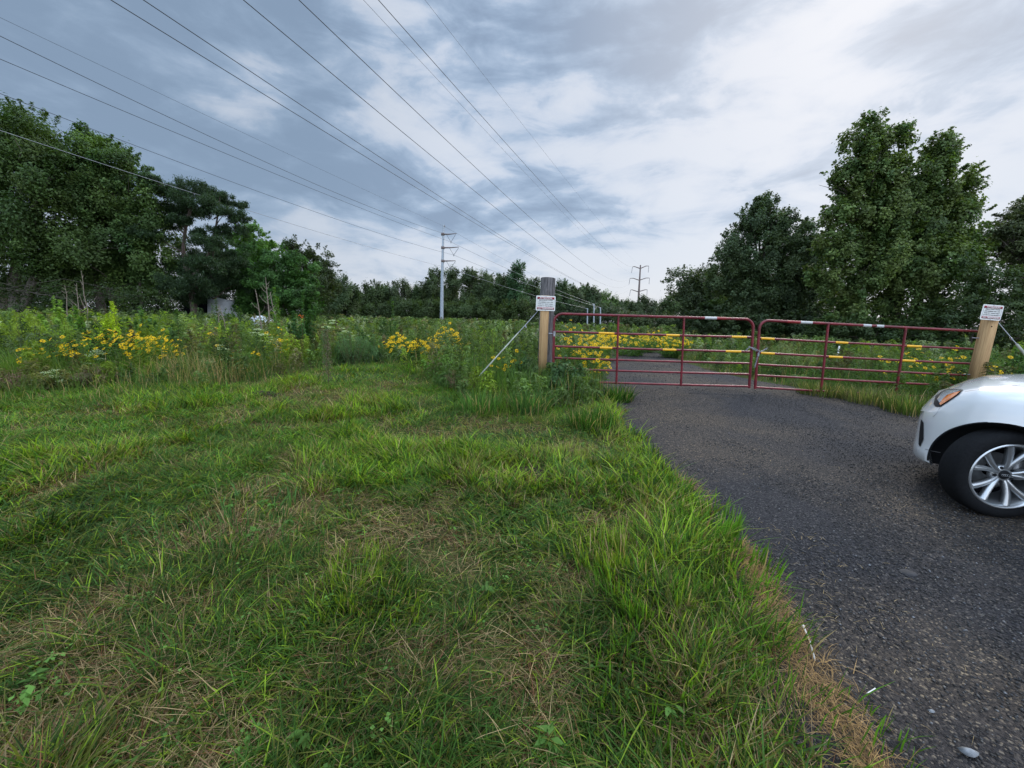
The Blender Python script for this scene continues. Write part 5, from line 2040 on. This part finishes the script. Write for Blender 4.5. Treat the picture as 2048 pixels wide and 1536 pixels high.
# ------------------------------------------------------------------ car
def car():
    hub = gp(2012, 1050)
    HEAD = math.radians(-38)                 # heading, from +Y towards +X
    fwd = Vector((math.sin(HEAD), math.cos(HEAD), 0))
    left = Vector((-fwd.y, fwd.x, 0))        # driver's left, towards the camera
    z0 = .0
    HW = .90
    STEER = math.radians(41)
    wc = gp(2012, 951, .357)
    wn_ = Matrix.Rotation(STEER, 3, 'Z') @ left
    org = Vector((wc.x, wc.y, 0)) - wn_ * .075 - left * (HW - .125)
    org.z = .012
    root = empty('white_car', org)
    ang = math.atan2(fwd.y, fwd.x)
    root.rotation_euler = (0, 0, ang)
    tag(root, 'white suv parked on the gravel, only its front wheel and nose in view', 'car')
    # local axes: x forward (0 at front axle), y left, z up
    NOSE, U0, REAR, U1 = .53, -.05, -3.45, -2.9

    def hood(u):
        return np.interp(u, [-3.5, -3.2, -1.0, -.6, 0, .20, .36, .47, .55, .60], [.80, 1.04, 1.10, 1.09, 1.055, 1.02, .965, .90, .83, .77])

    def sec(u, f):
        h = float(hood(u))
        sh = h - .13
        e = float(np.clip((u - .25) / .15, 0, 1))
        bot = .25
        return [(0.0, bot), (.80 * f, bot), (.89 * f + .012 * e, .285), (.905 * f + .022 * e, .36), (.905 * f + .004 * e, .385), (.912 * f, .45), (.912 * f, .60), (.915 * f, .70), (.905 * f, min(.80, sh - .06)), (.895 * f, sh - .02), (.865 * f, sh + .045), (.80 * f, sh + .085), (.66 * f, h - .025), (.40 * f, h), (0, h + .012)]
    st = []
    for i in range(41):
        t = i / 40
        ph = t * math.pi / 2
        st.append((U0 + (NOSE - U0) * math.sin(ph) ** (2 / 2.3), max(.02, math.cos(ph) ** (2 / 2.3))))
    body = [(REAR, .45), (REAR + .04, .8), (REAR + .2, .95)] + [(u, 1.0) for u in np.linspace(-3.1, U0 - .05, 56)] + st
    rows = []
    for (u, f) in body:
        s = sec(u, f)
        if u > .3:       # the lower nose stands proud of the bonnet edge
            s = [(a, b) for a, b in s]
        rows.append([(u - .50 * max(0, b - .68) * min(1, max(0, (u - .0) / .5)) ** 2, a, b) for a, b in s] + [(u - .50 * max(0, b - .68) * min(1, max(0, (u - .0) / .5)) ** 2, -a, b) for a, b in s[-2:0:-1]])
    V = np.array(rows)
    nr, nc = V.shape[:2]
    i, j = np.meshgrid(np.arange(nr - 1), np.arange(nc), indexing='ij')
    Fq = np.stack([i * nc + j, i * nc + (j + 1) % nc, (i + 1) * nc + (j + 1) % nc, (i + 1) * nc + j], -1).reshape(-1, 4)
    ob = np_mesh('body', V.reshape(-1, 3), Fq, M['paint'], root, smooth=True)
    me = ob.data
    bm = bmesh.new()
    bm.from_mesh(me)
    bmesh.ops.remove_doubles(bm, verts=bm.verts, dist=.0008)
    bmesh.ops.holes_fill(bm, edges=[e for e in bm.edges if e.is_boundary])
    bmesh.ops.recalc_face_normals(bm, faces=bm.faces)
    bm.to_mesh(me)
    bm.free()
    # wheel arches cut out of the body
    cuts = []
    for u in (0.0, -2.68):
        for s in (-1, 1):
            bm = bmesh.new()
            bmesh.ops.create_cone(bm, cap_ends=True, segments=64, radius1=.376, radius2=.376, depth=.56)
            bmesh.ops.rotate(bm, verts=bm.verts, matrix=Matrix.Rotation(math.pi / 2, 3, 'X'))
            bmesh.ops.translate(bm, verts=bm.verts, vec=(u, s * .80, .383))
            c = bm_obj('cutter', bm, M['dark'], root)
            cuts.append(c)
            md = ob.modifiers.new('b', 'BOOLEAN')
            md.operation = 'DIFFERENCE'
            md.object = c
            md.solver = 'EXACT'
    bpy.context.view_layer.update()
    dg = bpy.context.evaluated_depsgraph_get()
    new = bpy.data.meshes.new_from_object(ob.evaluated_get(dg))
    ob.modifiers.clear()
    ob.data = new
    for c in cuts:
        bpy.data.objects.remove(c)
    for p in new.polygons:
        p.use_smooth = True
        c = p.center
        # faces of the wells belong to the dark liner
    if len(new.materials) < 2:
        new.materials.clear()
        new.materials.append(M['paint'])
        new.materials.append(M['blackplastic'])
    for p in new.polygons:
        c = p.center
        inwell = False
        for u in (0.0, -2.68):
            if math.hypot(c.x - u, c.z - .383) < .3745 and abs(c.y) < .94 and abs(c.y) > .5:
                inwell = True
        p.material_index = 1 if (inwell or c.z < .252) else 0
        if inwell:
            p.use_smooth = False
    new.set_sharp_from_angle(angle=math.radians(38))
    # dark arch edge
    m = MB()
    for s in (-1, 1):
        P = [(.373 * math.cos(a), s * (.895 - .10 * max(0, math.cos(a)) ** 2.0), .383 + .373 * math.sin(a)) for a in np.linspace(-.15, math.pi + .15, 40)]
        m = MB()
        m.tube(P, .007, 5)
        m.build('arch_trim', M['blackplastic'], root)
    bpy.context.view_layer.update()
    # details laid on the skin: sighted on the photo and cast on the body
    Mi = Matrix.Translation(org) @ Matrix.Rotation(ang, 4, 'Z')
    inv = Mi.inverted()
    bvh = BVHTree.FromPolygons([v.co.copy() for v in new.vertices], [tuple(p.vertices) for p in new.polygons])

    def skin(poly, mat, name, off=.004, par=root, n=14):
        poly = [np.array(p, float) for p in poly]
        # triangulate as a fan around the centroid, subdivided
        c = sum(poly) / len(poly)
        mm = MB()
        co = inv @ cam.location
        for a, b in zip(poly, poly[1:] + poly[:1]):
            vs, idx = [], {}
            q = 6
            ok = True
            for i_ in range(q + 1):
                for j_ in range(q + 1 - i_):
                    p = c + (a - c) * i_ / q + (b - c) * j_ / q
                    d = (inv.to_3x3() @ ray(*p)).normalized()
                    h, nn, fi, dd = bvh.ray_cast(co, d)
                    if h is None:
                        ok = False
                        break
                    idx[(i_, j_)] = len(vs)
                    vs.append(tuple(h + (nn if nn.dot(d) < 0 else -nn) * off))
                if not ok:
                    break
            if not ok:
                print('skin miss', name, a)
                continue
            T = []
            for i_ in range(q):
                for j_ in range(q - i_):
                    T.append((idx[(i_, j_)], idx[(i_ + 1, j_)], idx[(i_, j_ + 1)]))
                    if i_ + j_ < q - 1:
                        T.append((idx[(i_ + 1, j_)], idx[(i_ + 1, j_ + 1)], idx[(i_, j_ + 1)]))
            mm.add(vs, T)
        if mm.n:
            return mm.build(name, mat, par, smooth=False)
    return root, skin, org, ang, ob


CAR, SKIN, CORG, CANG, CBODY = car()
HL = SKIN([(1868, 808), (1872, 792), (1884, 783), (1897, 778), (1927, 780), (1918, 790), (1900, 802), (1882, 814), (1872, 814)], M['blackplastic'], 'headlight', .004)
if HL:
    SKIN([(1876, 799), (1886, 786), (1898, 781), (1922, 781.5), (1914, 785), (1898, 789), (1886, 799), (1881, 806)], M['lens'], 'clear_lens', .008, HL)
    SKIN([(1881, 808), (1887, 799), (1899, 789), (1922, 783.5), (1915, 790), (1899, 801), (1883, 811)], M['amber'], 'turn_signal', .008, HL)
SKIN([(1843, 838), (1848, 846), (1848, 878), (1841, 894), (1838, 888), (1840, 862)], M['blackplastic'], 'air_intake', .004)


for ln in (((1850, 898), (1864, 902), (1881, 905)), ((1880, 815), (1873, 828), (1866, 834)), ((1930, 783), (1975, 776), (2040, 770))):
    for (a_, b_) in zip(ln[:-1], ln[1:]):
        SKIN([(a_[0], a_[1] - .5), (b_[0], b_[1] - .5), (b_[0], b_[1] + .5), (a_[0], a_[1] + .5)], M['chain'], 'panel_seam', .0015)


def wheel(u, side, steer, full=True):
    c = Vector((u, side * (.90 - .125), .345))
    w = empty('wheel', c)
    w.parent = CAR
    w.rotation_euler = (0, 0, steer)
    s = side

    def lathe(prof, k=64, mat=None, name='', par=w):
        m = MB()
        V = []
        for (r, y) in prof:
            for j in range(k):
                a = j * 6.2832 / k
                V.append((r * math.cos(a), s * y, r * math.sin(a)))
        F = [(i * k + j, i * k + (j + 1) % k, (i + 1) * k + (j + 1) % k, (i + 1) * k + j) for i in range(len(prof) - 1) for j in range(k)]
        m.add(V, F)
        return m.build(name, mat, par, smooth=True)
    tyre = lathe([(.245, .09), (.264, .107), (.30, .112), (.328, .102), (.342, .080), (.345, .04), (.345, -.03), (.342, -.055), (.32, -.075), (.26, -.10), (.245, -.09), (.245, .09)], mat=M['rubber'], name='tyre')
    if not full:
        return
    rim = lathe([(.261, .104), (.255, .112), (.245, .108), (.238, .09), (.226, .07), (.222, .0), (.215, -.08)], mat=M['alloy'], name='rim')
    lathe([(.150, -.035), (.150, -.055), (.05, -.055)], mat=M['brake'], name='brake_disc', par=rim)
    lathe([(.235, -.085), (.0, -.085)], mat=M['dark'], name='inner_face', par=rim)
    m = MB()
    m.box((-.125 * 1, s * -.015, .035), (.06, .07, .16))
    m.build('brake_caliper', M['brake'], rim)
    # five V shaped double spokes
    ph0 = math.radians(101)
    for q in range(5):
        m = MB()
        for e in (-1, 1):
            a0 = ph0 + q * 2 * math.pi / 5 + e * .10
            a1 = ph0 + q * 2 * math.pi / 5 + e * .30
            pts = []
            for t in np.linspace(0, 1, 7):
                a = a0 * (1 - t) + a1 * t
                r = .045 + t * .192
                y = .062 + .036 * t ** .8
                pts.append((r * math.cos(a), y, r * math.sin(a), .015 + .008 * t))
            V = []
            for i, (X_, y, Z_, hw) in enumerate(pts):
                a = math.atan2(Z_, X_)
                tx, tz = -math.sin(a), math.cos(a)
                # faceted section: ridge line to one side
                V += [(X_ - tx * hw, s * (y - .004), Z_ - tz * hw), (X_ + tx * hw * .35 * e, s * (y + .006), Z_ + tz * hw * .35 * e), (X_ + tx * hw, s * (y - .006), Z_ + tz * hw), (X_ + tx * hw * .8, s * (y - .04), Z_ + tz * hw * .8), (X_ - tx * hw * .8, s * (y - .04), Z_ - tz * hw * .8)]
            F = [(i * 5 + j, i * 5 + (j + 1) % 5, (i + 1) * 5 + (j + 1) % 5, (i + 1) * 5 + j) for i in range(6) for j in range(5)]
            m.add(V, F)
        m.build('spoke', M['alloy'], rim)
    lathe([(.0, .071), (.028, .071), (.034, .066), (.036, .06)], 32, M['blackplastic'], 'hub_cap', rim)
    lathe([(.036, .060), (.062, .060), (.075, .050), (.078, .02)], 32, M['alloy'], 'hub', rim)
    for q in range(5):
        a = ph0 + q * 2 * math.pi / 5 + math.pi / 5
        m = MB()
        m.tube([(.058 * math.cos(a), s * .030, .058 * math.sin(a)), (.058 * math.cos(a), s * .0635, .058 * math.sin(a))], .0115, 10)
        m.build('lug_nut', M['blackplastic'], rim)
    m = MB()
    for q in range(4):
        cx = (-1.5 + q) * .0115
        ring = [(cx + .0075 * math.cos(a), s * .0725, .0075 * math.sin(a)) for a in np.linspace(0, 6.2832, 17)]
        m.tube(ring, .0011, 5, cap=False)
    m.build('ring_emblem', M['alloy'], rim)


wheel(0.0, 1, math.radians(41))
wheel(0.0, -1, math.radians(41), False)
wheel(-2.68, 1, 0)
wheel(-2.68, -1, 0, False)
# cabin, outside the picture but part of the car
m = MB()
P = [(-.75, 1.07), (-1.35, 1.50), (-1.9, 1.60), (-2.9, 1.57), (-3.35, 1.08)]
for s0, s1, nm in ((0, 1, 0),):
    V = []
    for (u, z) in P:
        w_ = .84 - .24 * (z - 1.07)
        V += [(u, w_, z), (u, -w_, z)]
    F = [(2 * i, 2 * i + 1, 2 * i + 3, 2 * i + 2) for i in range(4)]
    m.add(V, F)
    m.add([V[0], V[2], V[4], V[6], V[8]], [(0, 1, 2, 3, 4)])
    m.add([V[1], V[3], V[5], V[7], V[9]], [(4, 3, 2, 1, 0)])
cab = m.build('cabin_glass', M['glass'], CAR)
m = MB()
m.add([(u, s * .845 - s * .24 * (z - 1.07), z + .012) for (u, z) in P[1:4] for s in (1, -1)], [(0, 1, 3, 2), (2, 3, 5, 4)])
m.build('roof', M['paint'], CAR)
